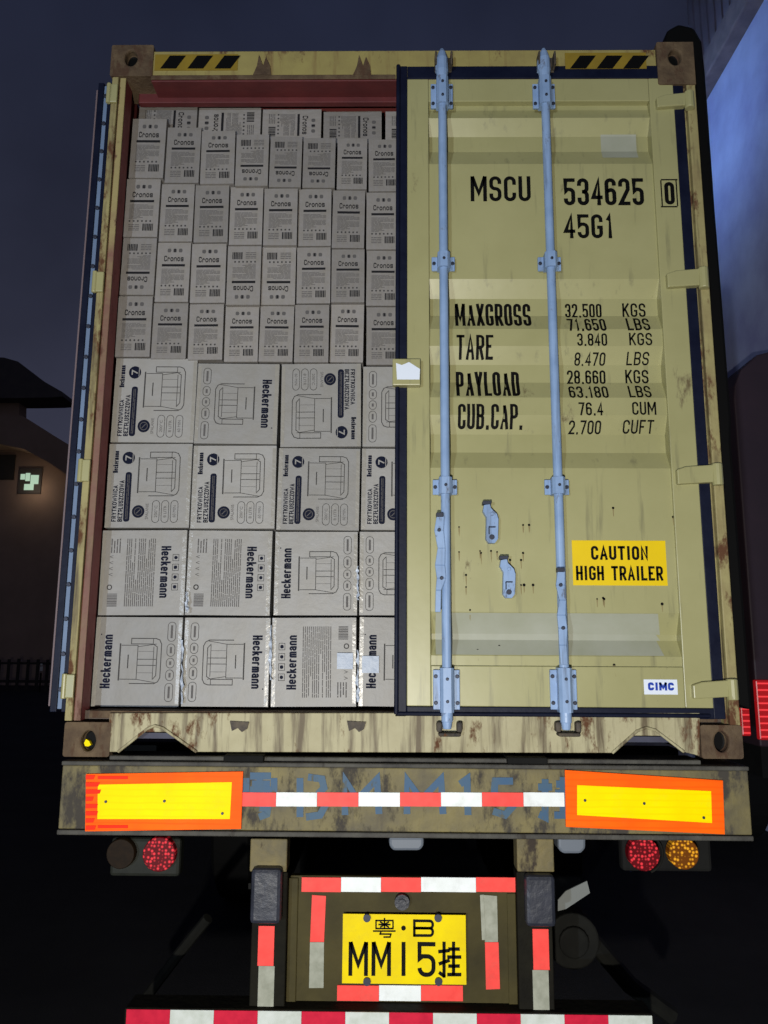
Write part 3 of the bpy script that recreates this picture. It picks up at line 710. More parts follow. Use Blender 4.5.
def lines_v(mb, a0, b0, a1, b1, n, y, mi, frag=.35):
    for k in range(n):
        a = a0 + (a1 - a0) * (k + .5) / n; b = b0; w = (a1 - a0) / n * .42
        while b < b1 - .01:
            e = min(b1, b + random.uniform(.04, .16)); rect(mb, a - w / 2, b, a + w / 2, e, y, mi); b = e + .008
            if random.random() < frag * .08: break
def lines_h(mb, a0, b0, a1, b1, n, y, mi):
    for k in range(n):
        b = b0 + (b1 - b0) * (k + .5) / n; a = a0; w = (b1 - b0) / n * .45
        while a < a1 - .01:
            e = min(a1, a + random.uniform(.06, .2)); rect(mb, a, b - w / 2, e, b + w / 2, y, mi); a = e + .015
            if random.random() < .06: break
def barcode_v(mb, a0, b0, a1, b1, y, mi):
    b = b0
    while b < b1: h = random.uniform(.006, .016); rect(mb, a0, b, a1, min(b1, b + h), y, mi); b += h + .006
def barcode_h(mb, a0, b0, a1, b1, y, mi):
    a = a0
    while a < a1: h = random.uniform(.015, .04); rect(mb, a, b0, min(a1, a + h), b1, y, mi); a += h + .016
def fryer(mb, a0, b0, a1, b1, y):
    def P(u, v): return (a0 + u * (a1 - a0), b0 + v * (b1 - b0))
    w = .0095
    stroke(mb, [P(.02, .14), P(.02, .92)], w * 1.7, y, 3)
    stroke(mb, [P(.05, .17), P(.44, .17), P(.44, .90), P(.05, .90)], w * .8, y, 3)
    stroke(mb, [P(.22, .38), P(.22, .66)], w * 1.3, y, 3)
    stroke(mb, [P(.28, .02), P(.86, .02), P(.95, .05), P(1, .14), P(1, .86), P(.95, .95), P(.86, .99), P(.28, .99)], w, y, 3)
    stroke(mb, [P(.28, .02), P(.28, .14), P(.80, .14), P(.90, .2), P(.90, .82), P(.82, .9)], w * .9, y, 3)
    stroke(mb, [P(.8, .02), P(.8, .14)], w * .7, y, 3)
    stroke(mb, [P(.44, .2), P(.88, .14)], w * .7, y, 3); stroke(mb, [P(.44, .9), P(.88, .97)], w * .7, y, 3)
    for v in (.47, .6): stroke(mb, [P(.44, v), P(.88, v)], w * .8, y, 3)
    stroke(mb, [P(.82, .2), P(.82, .88)], w * .7, y, 3)
    for v in (.3, .76): stroke(mb, [P(.46, v), P(.82, v)], w * .45, y, 2)
def carton_mesh(kind):
    mb = MB(); unit_box(mb)
    if kind == 'front':
        stext(mb, 'Heckermann', .06, .085, .12, .35, Yp, 1, 90, .2)
        fillr(mb, rrect(.165, .095, .315, .245, .075), Yp, 1); stext(mb, '7', .20, .14, .275, .20, Yp * 1.4, 0, 90, .2)
        stroke(mb, [(.292, .12), (.292, .22)], .008, Yp * 1.4, 0)
        fillr(mb, rrect(.215, .34, .29, .93, .03), Yp, 1); lines_v(mb, .235, .37, .27, .9, 2, Yp * 1.4, 2, 0)
        stext(mb, 'FRYTKOWNICA', .075, .50, .13, .93, Yp, 1, 90, .2); stext(mb, 'BEZTLUSZCZOWA', .148, .44, .205, .93, Yp, 1, 90, .2); stroke(mb, [(.187, .800), (.170, .782)], .008, Yp, 1)
        fillr(mb, rrect(.315, .735, .465, .885, .075), Yp, 1); stroke(mb, rrect(.345, .765, .435, .855, .045), .008, Yp * 1.4, 2, True)
        stroke(mb, [(.37, .83), (.41, .79)], .01, Yp * 1.4, 2)
        ntext(mb, 'SPALANIE', .475, .715, .51, .90, Yp, 2, 90)
        for k, t in enumerate(('200°C', '8 LITR', '60 MIN')):
            a = .555 + k * .11; stroke(mb, rrect(a, .68, a + .085, .94, .042), .006, Yp, 3, True); ntext(mb, t, a + .025, .74, a + .06, .88, Yp, 2, 90)
        fryer(mb, .36, .09, .86, .63, Yp)
    elif kind == 'side':
        stext(mb, 'Heckermann', .085, .20, .20, .80, Yp, 1, 90, .19)
        fillr(mb, rrect(.06, .19, .075, .205, .007), Yp, 1)
        fryer(mb, .285, .23, .77, .75, Yp)
        for b0, b1_, rr in ((.055, .27, .04), (.30, .44, .045), (.46, .57, .045), (.59, .71, .045), (.74, .94, .04)):
            stroke(mb, rrect(.835, b0, .925, b1_, rr), .006, Yp, 3, True); rect(mb, .868, b0 + .035, .892, b1_ - .035, Yp, 2)
    else:
        for k in range(4):
            b = .29 + k * .115; stroke(mb, [(.085, b), (.155, b), (.155, b + .075), (.085, b + .075)], .006, Yp, 3, True)
            fillr(mb, rrect(.10, b + .018, .14, b + .058, .015 + .004 * (k % 2)), Yp, 1)
        stext(mb, 'Heckermann', .18, .20, .295, .81, Yp, 1, 90, .19)
        lines_v(mb, .36, .10, .71, .90, 15, Yp, 2)
        barcode_v(mb, .79, .10, .905, .25, Yp, 2)
        stroke(mb, rrect(.86, .30, .91, .35, .022), .012, Yp, 3, True)
        for b in (.46, .53, .60, .67): stroke(mb, [(.86, b), (.90, b + .015), (.86, b + .03)], .006, Yp, 2)
        lines_v(mb, .77, .73, .9, .90, 4, Yp, 2)
    rect(mb, .005, .0, .05, 1, Yp * .6, 4)           # clear tape folded over the edges of the carton
    rect(mb, .955, .03, .995, .97, Yp * .6, 4)
    return mb
def small_mesh():
    mb = MB(); unit_box(mb)
    for a in (.30, .47, .64): fillr(mb, rrect(a, .10, a + .11, .165, .03), Yp, 2)
    rect(mb, .50, .105, .55, .16, Yp * 1.3, 1)
    stext(mb, 'Cronos', .21, .222, .80, .318, Yp, 1, 0, .2, .25)
    rect(mb, .15, .365, .85, .405, Yp, 1)
    lines_h(mb, .15, .44, .84, .70, 13, Yp, 2)
    for k in range(6): fillr(mb, rrect(.15 + k * .12, .715, .20 + k * .12, .745, .012), Yp, 3)
    lines_h(mb, .15, .78, .46, .90, 4, Yp, 2)
    barcode_h(mb, .56, .775, .86, .895, Yp, 1)
    return mb
proto = {}
for kd, nm in (('front', 'air_fryer_carton'), ('side', 'air_fryer_carton'), ('back', 'air_fryer_carton'), ('small', 'small_carton')):
    b = small_mesh() if kd == 'small' else carton_mesh(kd)
    o = b.build(nm, [CARTONS if kd == 'small' else CARTON, INKB if kd == 'small' else INK, GREY, LINE, TAPE]); proto[kd] = [o, False]
def put_box(kind, px0, py0, px1, py1, Y, depth, rot, label, cat, group, tilt=None):
    o, used = proto[kind]
    if used: o = o.copy(); COL.objects.link(o)
    proto[kind][1] = True
    cyp = (py0 + py1) / 2; cxp = (px0 + px1) / 2
    w = at(px1, cyp, Y).x - at(px0, cyp, Y).x; h = at(cxp, py0, Y).z - at(cxp, py1, Y).z
    c = at(cxp, cyp, Y)
    w -= .004; h -= .004
    o.location = (c.x, Y, c.z)
    t = random.uniform(-.6, .6) if tilt is None else tilt
    o.rotation_euler = (0, R(rot + t), 0)
    o.scale = (w, depth, h) if rot in (0, 180) else (h, depth, w)
    tag(o, label, cat, group); return o
ORD = ['first', 'second', 'third', 'fourth', 'fifth', 'sixth', 'seventh', 'eighth']
def jit(): return random.uniform(-.012, .018)
SM = [
 ('top', .10, [(130.4, 118.3, 165.3, 178), (165.8, 127, 200.4, 183), (200.6, 130.4, 235, 184), (235.4, 134, 268.8, 186), (269.4, 136, 302, 187.5), (302.6, 137.5, 335.6, 188), (336.8, 138, 367.4, 189.5), (368.2, 139, 400, 191.5)], (3, 4, 5)),
 ('second', .10, [(124, 178.6, 159.4, 237), (160, 183.6, 193.8, 241.6), (194.2, 184.6, 228.8, 242.6), (229.4, 186.6, 263, 245), (263.4, 188, 297.6, 245.4), (298, 188.6, 331.6, 246.2), (332, 190, 365, 248.2), (366, 192, 399.4, 249.6)], ()),
 ('third', .10, [(121, 237.6, 155.6, 295), (156, 242.2, 190, 302), (190.6, 243.2, 226, 303), (226.6, 245.6, 261, 305), (261.4, 246, 296, 305), (296.4, 246.8, 330.8, 303.6), (331, 248.8, 364.8, 302.6), (366, 250.2, 400, 306)], (0, 3, 4)),
 ('lowest', .10, [(116.4, 295.6, 151.6, 357), (152, 302.6, 187.4, 359), (188.4, 303.6, 223.4, 360), (224.4, 305.6, 258.8, 362), (259.2, 305.6, 293.8, 362), (294.2, 304.2, 329.2, 362.4), (330, 303.2, 364, 362.6), (366, 306.6, 401, 365)], ())]
for rn, Y, boxes, flip in SM:
    for i, q in enumerate(boxes):
        st = 'printed upside down' if i in flip else 'standing upright'
        where = 'against left wall' if i == 0 else 'beside closed door' if i == 7 else ORD[i] + ' from left wall'
        put_box('small', *q, Y + jit(), .30, 180 if i in flip else 0,
                'narrow white carton %s, %s in %s narrow carton row' % (st, where, rn), 'carton', 'small cartons stacked in the container')
for i, (q, rot) in enumerate((((138, 105, 197, 139), 90), ((198, 107.5, 261, 140), -90), ((262, 109, 321.5, 141), 90), ((323, 111, 382, 143), 90), ((385, 111, 445, 143), 90))):
    where = ('at the left wall', 'with its rule at the left end', 'third from the left wall', 'fourth from the left wall', 'mostly hidden by the closed door')[i]
    put_box('small', *q, .16 + jit(), .30, rot, 'narrow carton lying on its side under the roof, ' + where, 'carton', 'small cartons stacked in the container')
BG = {'front': 'with round badge', 'side': 'with name beside fryer drawing', 'back': 'with text block'}
ROWS = [('top', [(113, 357.7, 196, 442.4, 'front', 0), (195.6, 363, 278.6, 443.9, 'side', 180), (280.6, 363, 361.4, 446.8, 'front', 180), (362.4, 366, 445, 446.8, 'side', 180)]),
        ('second', [(106.6, 443, 191.2, 527.8, 'front', 0), (191.6, 444.8, 276, 528.6, 'front', 0), (277.2, 447.6, 360, 530.2, 'front', 0), (361, 448, 444, 530.2, 'front', 0)]),
        ('third', [(100, 529.4, 186, 615.2, 'back', 180), (186.6, 529.8, 271.6, 615.4, 'back', 180), (274, 531, 357.8, 615.4, 'side', 0), (359, 531, 444, 615.4, 'side', 180)]),
        ('bottom', [(93.4, 616.2, 181.2, 706.8, 'side', 0), (182.6, 616.8, 269.8, 706.8, 'side', 180), (271, 616.8, 356.6, 706.8, 'back', 0), (358.4, 616.8, 446, 706.8, 'side', 0)])]
for rn, row in ROWS:
    for i, (x0, y0, x1, y1, kd, rot) in enumerate(row):
        where = ('against left wall', 'second from left wall', 'third from left wall', 'half behind closed door')[i]
        o = put_box(kd, x0, y0, x1, y1, .10 + jit() * .7, .42, rot, 'large %scarton %s, %s in %s row' % ('upside down ' if rot else '', BG[kd], where, rn), 'carton', 'large cartons stacked in the container')
# torn packing film sticking out of the seams between cartons
for (x, y0, y1) in ((181.8, 640, 704), (270.3, 625, 680), (186.2, 592, 613), (357.5, 650, 702), (357.6, 566, 600)):
    k = MB(); n = 14; P = []
    for j in range(n + 1):
        p = at(x + random.uniform(-.8, .8), y0 + (y1 - y0) * j / n, .085); w = random.uniform(.0015, .0075)
        P.append(((p.x - w, .089 + random.uniform(-.003, .003), p.z), (p.x + w, .081 + random.uniform(-.005, .005), p.z)))
    for a, b in zip(P, P[1:]): k.face([a[0], a[1], b[1], b[0]])
    o = min((q for q in bpy.data.objects if q.name.startswith('air_fryer_carton') and q.parent is None), key=lambda q: (q.location - Vector((at(x + 8, (y0 + y1) / 2, .1).x, .1, at(x, (y0 + y1) / 2, .1).z))).length)
    f_ = k.build('film_flap', FILM); f_.parent = o; f_.matrix_parent_inverse = Matrix.LocRotScale(o.location, o.rotation_euler, o.scale).inverted()
# shiny shipping labels / film scraps stuck on bottom cartons
for (x0, y0, x1, y1, lb) in ((337, 653, 353, 669, 'square pale blue film label on the bottom carton with instruction text'), (362, 656, 379, 673, 'square pale blue film label over the name on carton beside door')):
    s = MB(); px_box(s, x0, y0, x1, y1, .084, .0875); tag(s.build('film_label', LABELF), lb, 'label', 'film labels on cartons')

# ------------------------------------------------------------------ trailer
tr = thing('container_trailer', (0, 0, 0), 'dirty olive trailer chassis with reflective markings carrying the container', 'trailer')
YR = -.045
zb1, zb0 = Z(768, 400, YR), Z(832, 400, YR)
xl, xr = X(60, 800, YR), X(750, 800, YR)
b = MB(); b.box(xl, xr, YR, .14, zb0, zb1, 0)
b.box(xl, xr, YR - .010, .15, zb0 - .018, zb0 - .001, 1); b.box(xl, xr, YR - .012, .16, zb1 + .001, zb1 + .016, 1)
b.box(X(110, 760, -.02), X(700, 760, -.02), -.03, .10, zb1 + .017, zb1 + .032, 1)
for x in (244, 527): b.box(X(x - 20, 760, YR), X(x + 20, 760, YR), YR - .014, .1, zb1 + .018, zb1 + .040, 2)
beam = b.build('rear_beam', [BEAM, BEAMT, CHASSIS], tr, .004)
# faded blue stencil
s = MB(); Ys = YR - .0012
_bn = [0]
def brush(P, w):
    v, f = ribbon([xz(at(x, y, Ys)) for x, y in P], w, False); _bn[0] += 1; yy = Ys - .00012 * _bn[0]
    s.mesh([(p[0], yy, p[1]) for p in v], f)
wB = .024
for P in ([(246, 778), (246, 792)], [(274, 778), (274, 792)], [(250, 776), (271, 776)], [(252, 784), (270, 784)], [(260, 778), (260, 790)], [(250, 790), (272, 790)], [(256, 808), (268, 808), (267, 814), (259, 817)],
          [(300, 778), (300, 817)], [(308, 777), (322, 779), (324, 788), (318, 794)], [(320, 799), (325, 806), (320, 815), (306, 817)],
          [(345, 815), (345, 779), (357, 800), (377, 779), (379, 814)], [(407, 814), (407, 779), (421, 800), (441, 779), (443, 814)],
          [(460, 784), (467, 779), (468, 815)], [(513, 781), (495, 781), (494, 795), (508, 797), (513, 806), (505, 815), (493, 811)],
          [(545, 779), (545, 817), (539, 814)], [(538, 787), (552, 787)], [(538, 800), (552, 797)], [(556, 784), (570, 784)], [(563, 777), (563, 815)], [(555, 793), (572, 793)], [(557, 803), (570, 803)], [(554, 815), (572, 815)]):
    brush(P, wB)
s.build('faded_lettering', WORN, beam)
def panel(outer, inner, stripes, Y):
    k = MB()
    n = 6
    def lerp(q, u, v):
        a = Vector(q[0]).lerp(Vector(q[1]), u); b_ = Vector(q[3]).lerp(Vector(q[2]), u); return a.lerp(b_, v)
    k.prism(pxz([outer[3], outer[2], outer[1], outer[0]], Y), Y, YR - .001, 0)
    k.prism(pxz([inner[3], inner[2], inner[1], inner[0]], Y), Y - .002, Y - .0002, 1)
    for q in stripes: k.prism(pxz([q[3], q[2], q[1], q[0]], Y), Y - .0032, Y - .0022, 2)
    for (u, v) in ((.06, .5), (.5, .5), (.94, .85)):
        p = lerp(inner, u, v); c = at(p.x, p.y, Y - .004); k.tube([(c.x, Y - .006, c.z), (c.x, Y - .002, c.z)], .005, 8, 3)
    return k
st = []
for i in range(8):
    y = 775 + i * 7.2; e_ = 93 + random.uniform(0, 9); st.append([(86, y), (e_, y), (e_ - 1.5, y + 4.2), (86, y + 4.4)])
for (a, b_) in ((776, 779), (825, 828)): st.append([(98, a), (128, a), (128, b_), (98, b_)])
k = panel([(86, 774), (243, 771.5), (241, 829), (85, 831.5)], [(98, 784.5), (232, 782), (230, 819), (97.5, 819)], st, YR - .010)
k.build('reflective_panel', [ORANGE, YELL, REDOR, BOLT], beam, .001)
k = panel([(565, 770), (723, 780.5), (725, 834.5), (566, 827)], [(577, 785), (711, 791), (712, 823), (577, 815)], [], YR - .010)
k.build('reflective_panel', [ORANGE, YELL, REDOR, BOLT], beam, .001)
def blocks(mb, cuts, y0, y1, Y, cols, th=.002, vertical=False):
    for (a, b_), c in zip(zip(cuts, cuts[1:]), cols):
        if vertical: px_box(mb, y0, a + .12, y1, b_ - .12, Y, Y + th, c)
        else: px_box(mb, a + .12, y0, b_ - .12, y1, Y, Y + th, c)
k = MB(); blocks(k, [235, 276, 317, 358.5, 400, 441, 482, 523.5, 564.5], 792.5, 806.5, YR - .005, [0, 1] * 4, .003)
k.build('reflective_tape', [TRED, TWHI], beam)
# tail lights
k = MB(); px_box(k, 110, 838, 180, 877, .0, .06, 0); hb_ = k.build('tail_light', LAMPBOX, tr, .012)
hb_['label'] = 'left lamp cluster with dull amber and red lenses'
def lens(parent, x, y, rpx, Y, m_):
    c = at(x, y, Y); r = rpx * (c.y + CD) / F; k = MB()
    k.tube([(c.x, Y + .03, c.z), (c.x, Y - .004, c.z), (c.x, Y - .007, c.z)], [r, r, r * .95], 28)
    k.build('lens', m_, parent, 0, True)
lens(hb_, 121, 853.5, 13.5, -.02, DULLAMB); lens(hb_, 159.5, 854, 15.5, -.02, LEDRED)
k = MB(); px_box(k, 622, 838, 712, 872, .02, .07, 0); hr = k.build('tail_light', CHASSIS, tr, .012)
lens(hr, 643.5, 854, 14.8, -.03, LEDRED); lens(hr, 683.5, 853.5, 14, -.03, LEDAMB)
k = MB(); c = at(643.5, 853, .005); rr = .066
k.tube([(c.x + rr * math.cos(t), .006, c.z + rr * math.sin(t)) for t in [R(-70 + 10 * j) for j in range(16)]], .005, 6)
k.build('lamp_rim', DIM, hr)
# legs
for (x0, x1, b0, b1_, by0, by1, s0, s1, sm) in ((250, 287, 250, 281, 869, 925, 258, 274, 966), (517, 554, 526, 556, 876, 928, 533, 549, 970)):
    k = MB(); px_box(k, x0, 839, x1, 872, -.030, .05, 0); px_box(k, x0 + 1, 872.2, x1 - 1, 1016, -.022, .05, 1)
    lg = k.build('leg', [LEGM, LEGD], tr, .004)
    k = MB(); px_box(k, b0, by0, b1_, by1, -.075, -.023); k.build('buffer', BUFFER, lg, .014)
    for q0, q1, c_ in ((by1 + 1, sm, 0), (sm, 1010, 1)):
        k = MB(); blocks(k, [q0, q1], s0, s1, -.026, [c_], .003, True); k.build('reflective_tape', [TRED, TWHD], lg)
# plate holder panel
k = MB(); px_box(k, 289, 876.5, 516.8, 1006, .02, .05); px_box(k, 287.4, 878, 297, 1005, .012, .0195); px_box(k, 508, 893.5, 516.8, 1005, .012, .0195)
pn = k.build('plate_panel', OLIVE, tr, .003)
k = MB(); Yt = .014
blocks(k, [301.5, 341, 381, 421, 476, 518], 877.5, 892, Yt - .004, [0, 1, 0, 1, 0], .008)
k.build('reflective_tape', [TRED, TWHI], pn)
k = MB(); 
def slant(P, c, Y=.0165):
    k = MB(); k.prism(pxz(P, Y), Y, Y + .003, c); k.build('reflective_tape', [TRED, TWHD, TWHI], pn)
slant([(310, 942), (324, 942), (326, 896), (312, 895)], 0); slant([(309, 988), (323.5, 988), (324, 942.3), (310, 942.3)], 1)
slant([(485, 942), (498, 942), (497, 896), (483, 895)], 1); slant([(482, 940), (486, 940), (483.5, 894.5), (480, 895)], 1, .013); slant([(486, 989.5), (500, 989), (498.5, 942.3), (485, 942.3)], 0)
blocks(k, [337, 379, 421, 463], 985.5, 1001, .014, [0, 2, 0], .004)
k.build('reflective_tape', [TRED, TWHD, TWHI], pn)
k = MB(); c = at(402, 902, 0); k.tube([(c.x, .02, c.z), (c.x, -.008, c.z)], .026, 14); k.tube([(c.x, -.008, c.z), (c.x, -.016, c.z)], .014, 10); k.build('plate_lamp', BUFFER, pn)
# number plate
Yn = -.006
k = MB(); px_box(k, 342.5, 914.5, 466, 984, Yn, Yn + .004, 0)
px_strokes(k, 'B', 413, 919.5, 434, 937, Yn - .001, 1, bold=.16); c = at(403.5, 928, Yn); k.disc(c.x, c.z, .008, Yn - .001, 1)
px_strokes(k, 'M', 348.5, 942, 368, 976, Yn - .001, 1, bold=.125); px_strokes(k, 'M', 371.5, 942, 391, 976, Yn - .001, 1, bold=.125)
px_box(k, 401.5, 942, 405.5, 976, Yn - .0012, Yn - .0002, 1); px_strokes(k, '5', 417.5, 942, 435.5, 977, Yn - .001, 1, bold=.125)
def ps(P, w):
    Q = [at(x, y, Yn) for x, y in P]
    for p, q in zip(Q, Q[1:]):
        d = Vector((q.x - p.x, q.z - p.z)).normalized(); n = Vector((-d.y, d.x)) * w / 2; e = d * w * .4
        k.face([(p.x - n.x - e.x, Yn - .001, p.z - n.y - e.y), (q.x - n.x + e.x, Yn - .001, q.z - n.y + e.y), (q.x + n.x + e.x, Yn - .001, q.z + n.y + e.y), (p.x + n.x - e.x, Yn - .001, p.z + n.y - e.y)], 1)
for P in ([(444, 943), (444, 976), (440, 973)], [(439.5, 951.5), (448.5, 950.5)], [(440, 963.5), (448.5, 960.5)], [(453.5, 943), (453.5, 974)], [(449.5, 949), (458.5, 949)], [(448.5, 957), (460, 957)], [(449.5, 966), (458.5, 966)], [(448.5, 974.5), (460, 974.5)]): ps(P, .0112)
for P in ([(376, 920.5), (393, 920.5), (393, 928.5), (376, 928.5), (376, 920.5)], [(384.5, 918.5), (384.5, 928)], [(379, 924.5), (390, 924.5)], [(380.5, 922), (388.5, 927)], [(388.5, 922), (380.5, 927)], [(373.5, 931), (395, 931)], [(381, 931.5), (380, 934), (391, 934), (390, 937), (384, 937)]): ps(P, .0052)
for x, y in ((367, 917.5), (438, 917.5), (367, 981), (438.5, 981)):
    c = at(x, y, Yn); k.tube([(c.x, Yn - .009, c.z), (c.x, Yn + .002, c.z)], .013, 12, 2)
k.build('number_plate', [PLATE, BLACK, BOLT], pn, .0)
# underrun bar at the very bottom
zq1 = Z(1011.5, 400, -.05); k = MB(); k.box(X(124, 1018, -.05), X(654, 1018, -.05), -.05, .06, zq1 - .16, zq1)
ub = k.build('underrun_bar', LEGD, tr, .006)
k = MB(); cuts = [126 + 43.85 * j for j in range(13)]
for j, (a, b_) in enumerate(zip(cuts, cuts[1:])):
    x0, x1 = X(a, 1018, -.054), X(b_, 1018, -.054); k.box(x0 + .0004, x1 - .0004, -.054, -.0505, zq1 - .10, zq1 - .002, j % 2)
k.build('reflective_tape', [mat('dim_red_tape', (.62, .018, .05), (.5, .012, .04), 30, .45, spec=.1), mat('dim_white_tape', (.62, .66, .62), (.5, .54, .48), 25, .45, spec=.1)], ub)
# chassis, axles, wheels
for sx in (-1, 1):
    k = MB(); k.box(sx * .49 - .07, sx * .49 + .07, .15, 12, 1.17, 1.19); k.box(sx * .49 - .008, sx * .49 + .008, .15, 12, .86, 1.17); k.box(sx * .49 - .07, sx * .49 + .07, .15, 12, .84, .86)
    k.build('chassis_rail', CHASSIS, tr)
k = MB()
for y in (.6, 1.8, 3.2, 5, 7, 9): k.box(-1.2, 1.2, y, y + .12, 1.19, 1.29)
k.build('cross_member', CHASSIS, tr)
for ya in (2.9, 4.21, 5.52):
    k = MB(); k.tube([(-.95, ya, .5), (.95, ya, .5)], .075, 12); k.build('axle', CHASSIS, tr)
    for sx in (-1.08, -.74, .74, 1.08):
        k = MB(); P = [(sx - .14, .46), (sx - .12, .5), (sx + .12, .5), (sx + .14, .46)]
        seg = 36; prof = [(-.13, .28), (-.14, .44), (-.11, .5), (.11, .5), (.14, .44), (.13, .28)]
        for i in range(seg):
            t0, t1 = 2 * math.pi * i / seg, 2 * math.pi * (i + 1) / seg
            for (xa_, ra), (xb_, rb) in zip(prof, prof[1:]):
                k.face([(sx + xa_, ya + ra * math.cos(t0), .5 + ra * math.sin(t0)), (sx + xb_, ya + rb * math.cos(t0), .5 + rb * math.sin(t0)), (sx + xb_, ya + rb * math.cos(t1), .5 + rb * math.sin(t1)), (sx + xa_, ya + ra * math.cos(t1), .5 + ra * math.sin(t1))])
        w_ = k.build('wheel', TYRE, tr); k = MB(); k.tube([(sx - .1, ya, .5), (sx + .1, ya, .5)], .28, 24); k.build('rim', DIM, w_)
# bits hanging below the beam
for (x0, x1, y0, y1, tp) in ((389, 424, 837, 851, 4), (558, 586, 837, 854, 5)):
    k = MB(); k.prism(pxz([(x0 + tp, y1), (x1 - tp, y1), (x1, y1 - 5), (x1, y0), (x0, y0), (x0, y1 - 5)], .05), .05, .16); k.build('twist_lock', mat('grey_lock', (.13, .15, .18), None, 5, .5), tr, .01)
k = MB(); k.tube([at(208, 918, .55), at(178, 955, .60), at(138, 1008, .66)], .022, 8); k.build('mudguard_stay', DIM, tr)
k = MB(); c = at(570, 936, .5); k.tube([(c.x, .44, c.z), (c.x, .56, c.z)], .105, 24); k.tube([(c.x, .42, c.z), (c.x, .44, c.z)], .06, 16); k.build('brake_chamber', DIM, tr, .008)
k = MB(); k.tube([at(590, 938, .52), at(630, 985, .55), at(672, 1016, .58)], .035, 8); k.build('mudguard_stay', DIM, tr)
k = MB(); k.prism(pxz([(558, 911), (566, 909), (590, 893), (587, 881), (566, 891), (558, 900)], .2), .2, .206); k.build('loose_tag', mat('grey_tag', (.16, .17, .16), None, 5, .6), tr)

# ------------------------------------------------------------------ right: long building lit bluish
WX = 3.55
bl = thing('warehouse', (WX, 3, 0), 'long building with pale blue plaster wall and concrete ledge beyond the container', 'building')
zl = at(704, 106, 1).z
def zat_wall(px, py):
    d = fwd + right * ((px - 384) / F) - up * ((py - 512) / F); t = (WX - cam_loc.x) / d.x; return (cam_loc + d * t)
zl = zat_wall(732, 56).z
k = MB(); k.box(WX, WX + .3, 0, 30, 0, zl); k.build('wall', BLUEWALL, bl)
k = MB(); k.box(WX - .16, WX + .35, 0, 30, zl + .002, zl + .30); k.build('ledge', LEDGE, bl, .02)
k = MB(); y = -.5
yend = 5.3
while y < yend:
    k.box(WX - .02, WX + .02, y, y + .09, zl + .302, zl + 3.2); k.box(WX + .0, WX + .06, y + .09, y + .18, zl + .302, zl + 3.2); y += .18
k.build('upper_cladding', CLAD, bl)
# ------------------------------------------------------------------ neighbouring lorry
YL = 3.5
lo = thing('parked_lorry', (4.0, YL, 0), 'dark parked lorry with rounded roof and red tail lights beyond the container', 'lorry')
x0 = X(746, 560, YL); zt_ = Z(398, 745, YL)
k = MB(); cs = [(x0, 1.0), (x0 + 2.4, 1.0)]
xa_, xb_ = x0, x0 + 2.4
prof = [(xa_, .95), (xb_, .95), (xb_, zt_ + .0)] + [(xb_ - .3 * (1 - math.cos(t)) , zt_ + .45 * math.sin(t)) for t in (R(30), R(60), R(90))] + [(xa_ + .45 * (1 - math.cos(t)), zt_ + .45 * math.sin(t)) for t in (R(90), R(60), R(35), R(15), 0)]
k.prism(prof, YL, YL + 8); k.box(xa_ + .02, xb_ - .02, YL - .03, YL - .001, 1.30, 1.36); k.build('cargo_body', LORRY, lo, .02)
k = MB(); k.box(xa_ + .05, xb_ - .05, YL + .1, YL + 8, .7, .94); k.build('chassis', CHASSIS, lo)
for (a, b_, y0, y1) in ((740, 749, 682, 736), (757, 790, 680, 740)):
    k = MB(); q0, q1 = X(a, 700, YL - .06), X(b_, 700, YL - .06); z1, z0 = Z(y0, 750, YL - .06), Z(y1, 750, YL - .06)
    k.box(q0, q1, YL - .06, YL - .002, z0, z1); 
    tl = k.build('tail_light', mat('red_glow_lens', (.4, .01, .01), None, 5, .3, emit=(1, .02, .03), estr=.16), lo, .01)
    k = MB(); n = 9
    for j in range(n):
        zz = z0 + (z1 - z0) * (j + .5) / n; k.tube([(q0 + .01, YL - .064, zz), (q1 - .01, YL - .064, zz)], .006, 6)
    k.build('led_row', mat('red_led_row', (.8, .05, .05), None, 5, .3, emit=(1, .06, .07), estr=.6), tl)
for y in (YL + 1.2, YL + 6):
    for xx in (x0 + .25, x0 + 2.15):
        k = MB(); k.tube([(xx - .15, y, .5), (xx + .15, y, .5)], .5, 28); k.build('wheel', TYRE, lo, .03)
# ------------------------------------------------------------------ left: villa with sweeping eaves, fence
DB = 30.0
bd = thing('eaved_house', (X(20, 600, DB), DB, 0), 'dark house with sweeping upturned roof and a lit window behind the fence', 'house')
def bz(px, py, Y=DB): return xz(at(px, py, Y))
k = MB(); k.prism([bz(-120, 700), bz(72, 700), bz(72, 470), bz(40, 452), bz(20, 445), bz(-120, 440)], DB, DB + 1.2)
bd_w = k.build('wall', DUSKWALL, bd)
k = MB(); k.prism([bz(-120, 420), bz(21, 420), bz(21.5, 394), bz(-120, 392)], DB - .2, DB + .5); k.build('tower', DUSKWALL, bd)
bx_ = lambda x, y: bz(x, y, DB - .9)
k = MB(); k.prism([bx_(-120, 396), bx_(-20, 398), bx_(22, 398), bx_(50, 397.5), bx_(63, 396.5), bx_(62.5, 392), bx_(45, 382), bx_(30, 371), bx_(18, 361.5), bx_(4, 357.5), bx_(-40, 356), bx_(-120, 352)], DB - .9, DB + .6); k.build('roof', ROOFM, bd)
by_ = lambda x, y: bz(x, y, DB - 1.0)
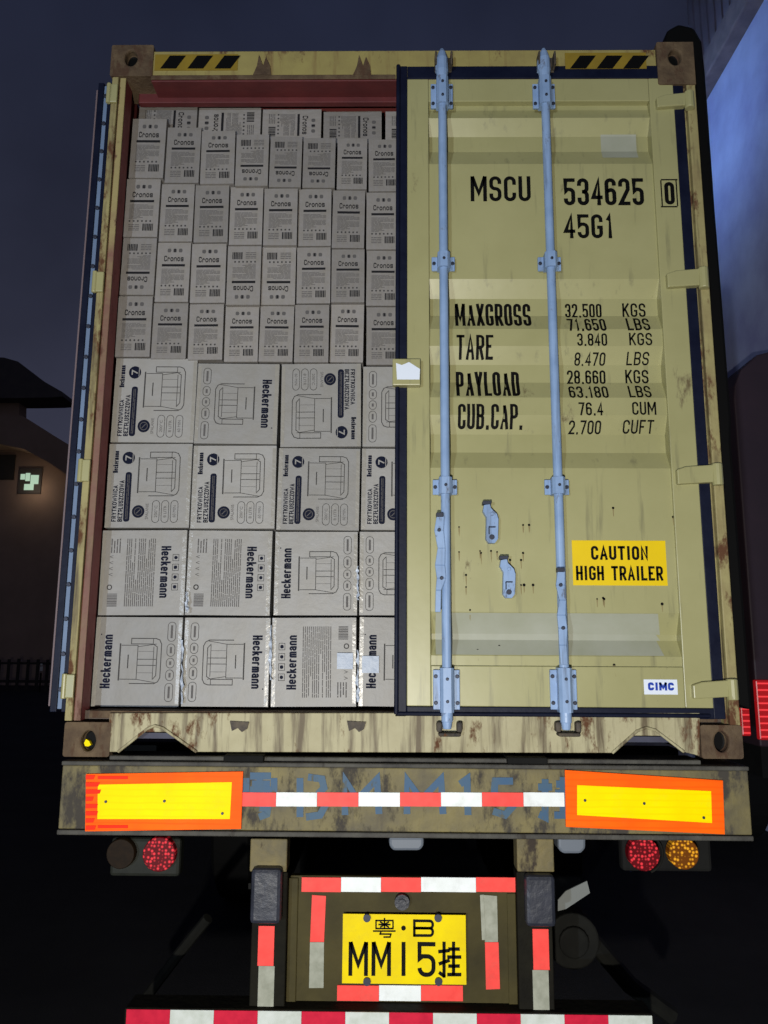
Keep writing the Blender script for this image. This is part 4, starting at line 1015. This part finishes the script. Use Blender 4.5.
k = MB(); k.prism([by_(-120, 447), by_(0, 444), by_(24, 449), by_(48, 462), by_(76, 481), by_(76, 449), by_(48, 432), by_(22, 415.5), by_(-120, 410)], DB - 1.0, DB - .02); k.build('balcony', mat('balcony_render', (.46, .32, .24), (.37, .26, .19), .8, .85), bd)
w = MB(); w.box(X(18, 480, DB - .1), X(41, 480, DB - .1), DB - .06, DB - .001, Z(494, 30, DB), Z(468, 30, DB)); wf = w.build('window', ROOFM, bd)
w = MB()
for q in ((20.5, 474, 25, 479.5), (25.5, 473, 30, 481), (30.5, 475, 38.5, 484), (24, 484, 33.5, 490)):
    px_box(w, *q, DB - .075, DB - .062)
w.build('pane', PANE, wf)
wl_ = bpy.data.lights.new('window_lamp', 'POINT'); wl_.energy = 8; wl_.color = (1.0, .80, .58); wl_.shadow_soft_size = .15
wo_ = bpy.data.objects.new('window_lamp', wl_); COL.objects.link(wo_); p_ = at(30, 487, DB - .8); wo_.location = p_
w = MB(); w.box(X(-30, 480, DB), X(14, 480, DB), DB - .06, DB - .001, Z(480, 0, DB), Z(455, 0, DB)); w.build('window', mat('dark_window', (.05, .045, .03), None, 3, .4), bd)
k = MB(); DF = 26.0
x = X(-60, 660, DF); xe = X(70, 660, DF); zf = Z(659, 30, DF)
while x < xe:
    k.box(x, x + .11, DF, DF + .03, 0, zf + random.uniform(-.03, .03)); x += .36
k.box(X(-60, 660, DF), xe, DF + .031, DF + .07, zf - .2, zf - .12); k.box(X(-60, 660, DF), xe, DF + .031, DF + .07, .3, .4)
tag(k.build('picket_fence', FENCEM), 'dim slatted fence standing in front of the dark house', 'fence')
k = MB(); p = X(41.5, 667, DF - .6); k.tube([(p, DF - .6, 0), (p, DF - .6, Z(673, 41, DF - .6))], .03, 8)
bo = thing('marker_post', (p, DF - .6, 0), 'thin post with small white marker by the slatted fence', 'post')
k.build('post', CHASSIS, bo)
k = MB(); px_box(k, 40, 666.5, 42.5, 671, DF - .66, DF - .63); px_box(k, 40.3, 663.6, 42.2, 665.4, DF - .66, DF - .63); k.build('reflector', mat('white_marker', (.8, .82, .8), None, 5, .4), bo)
# clean helper properties
for o in bpy.data.objects:
    if '_base' in o: del o['_base']
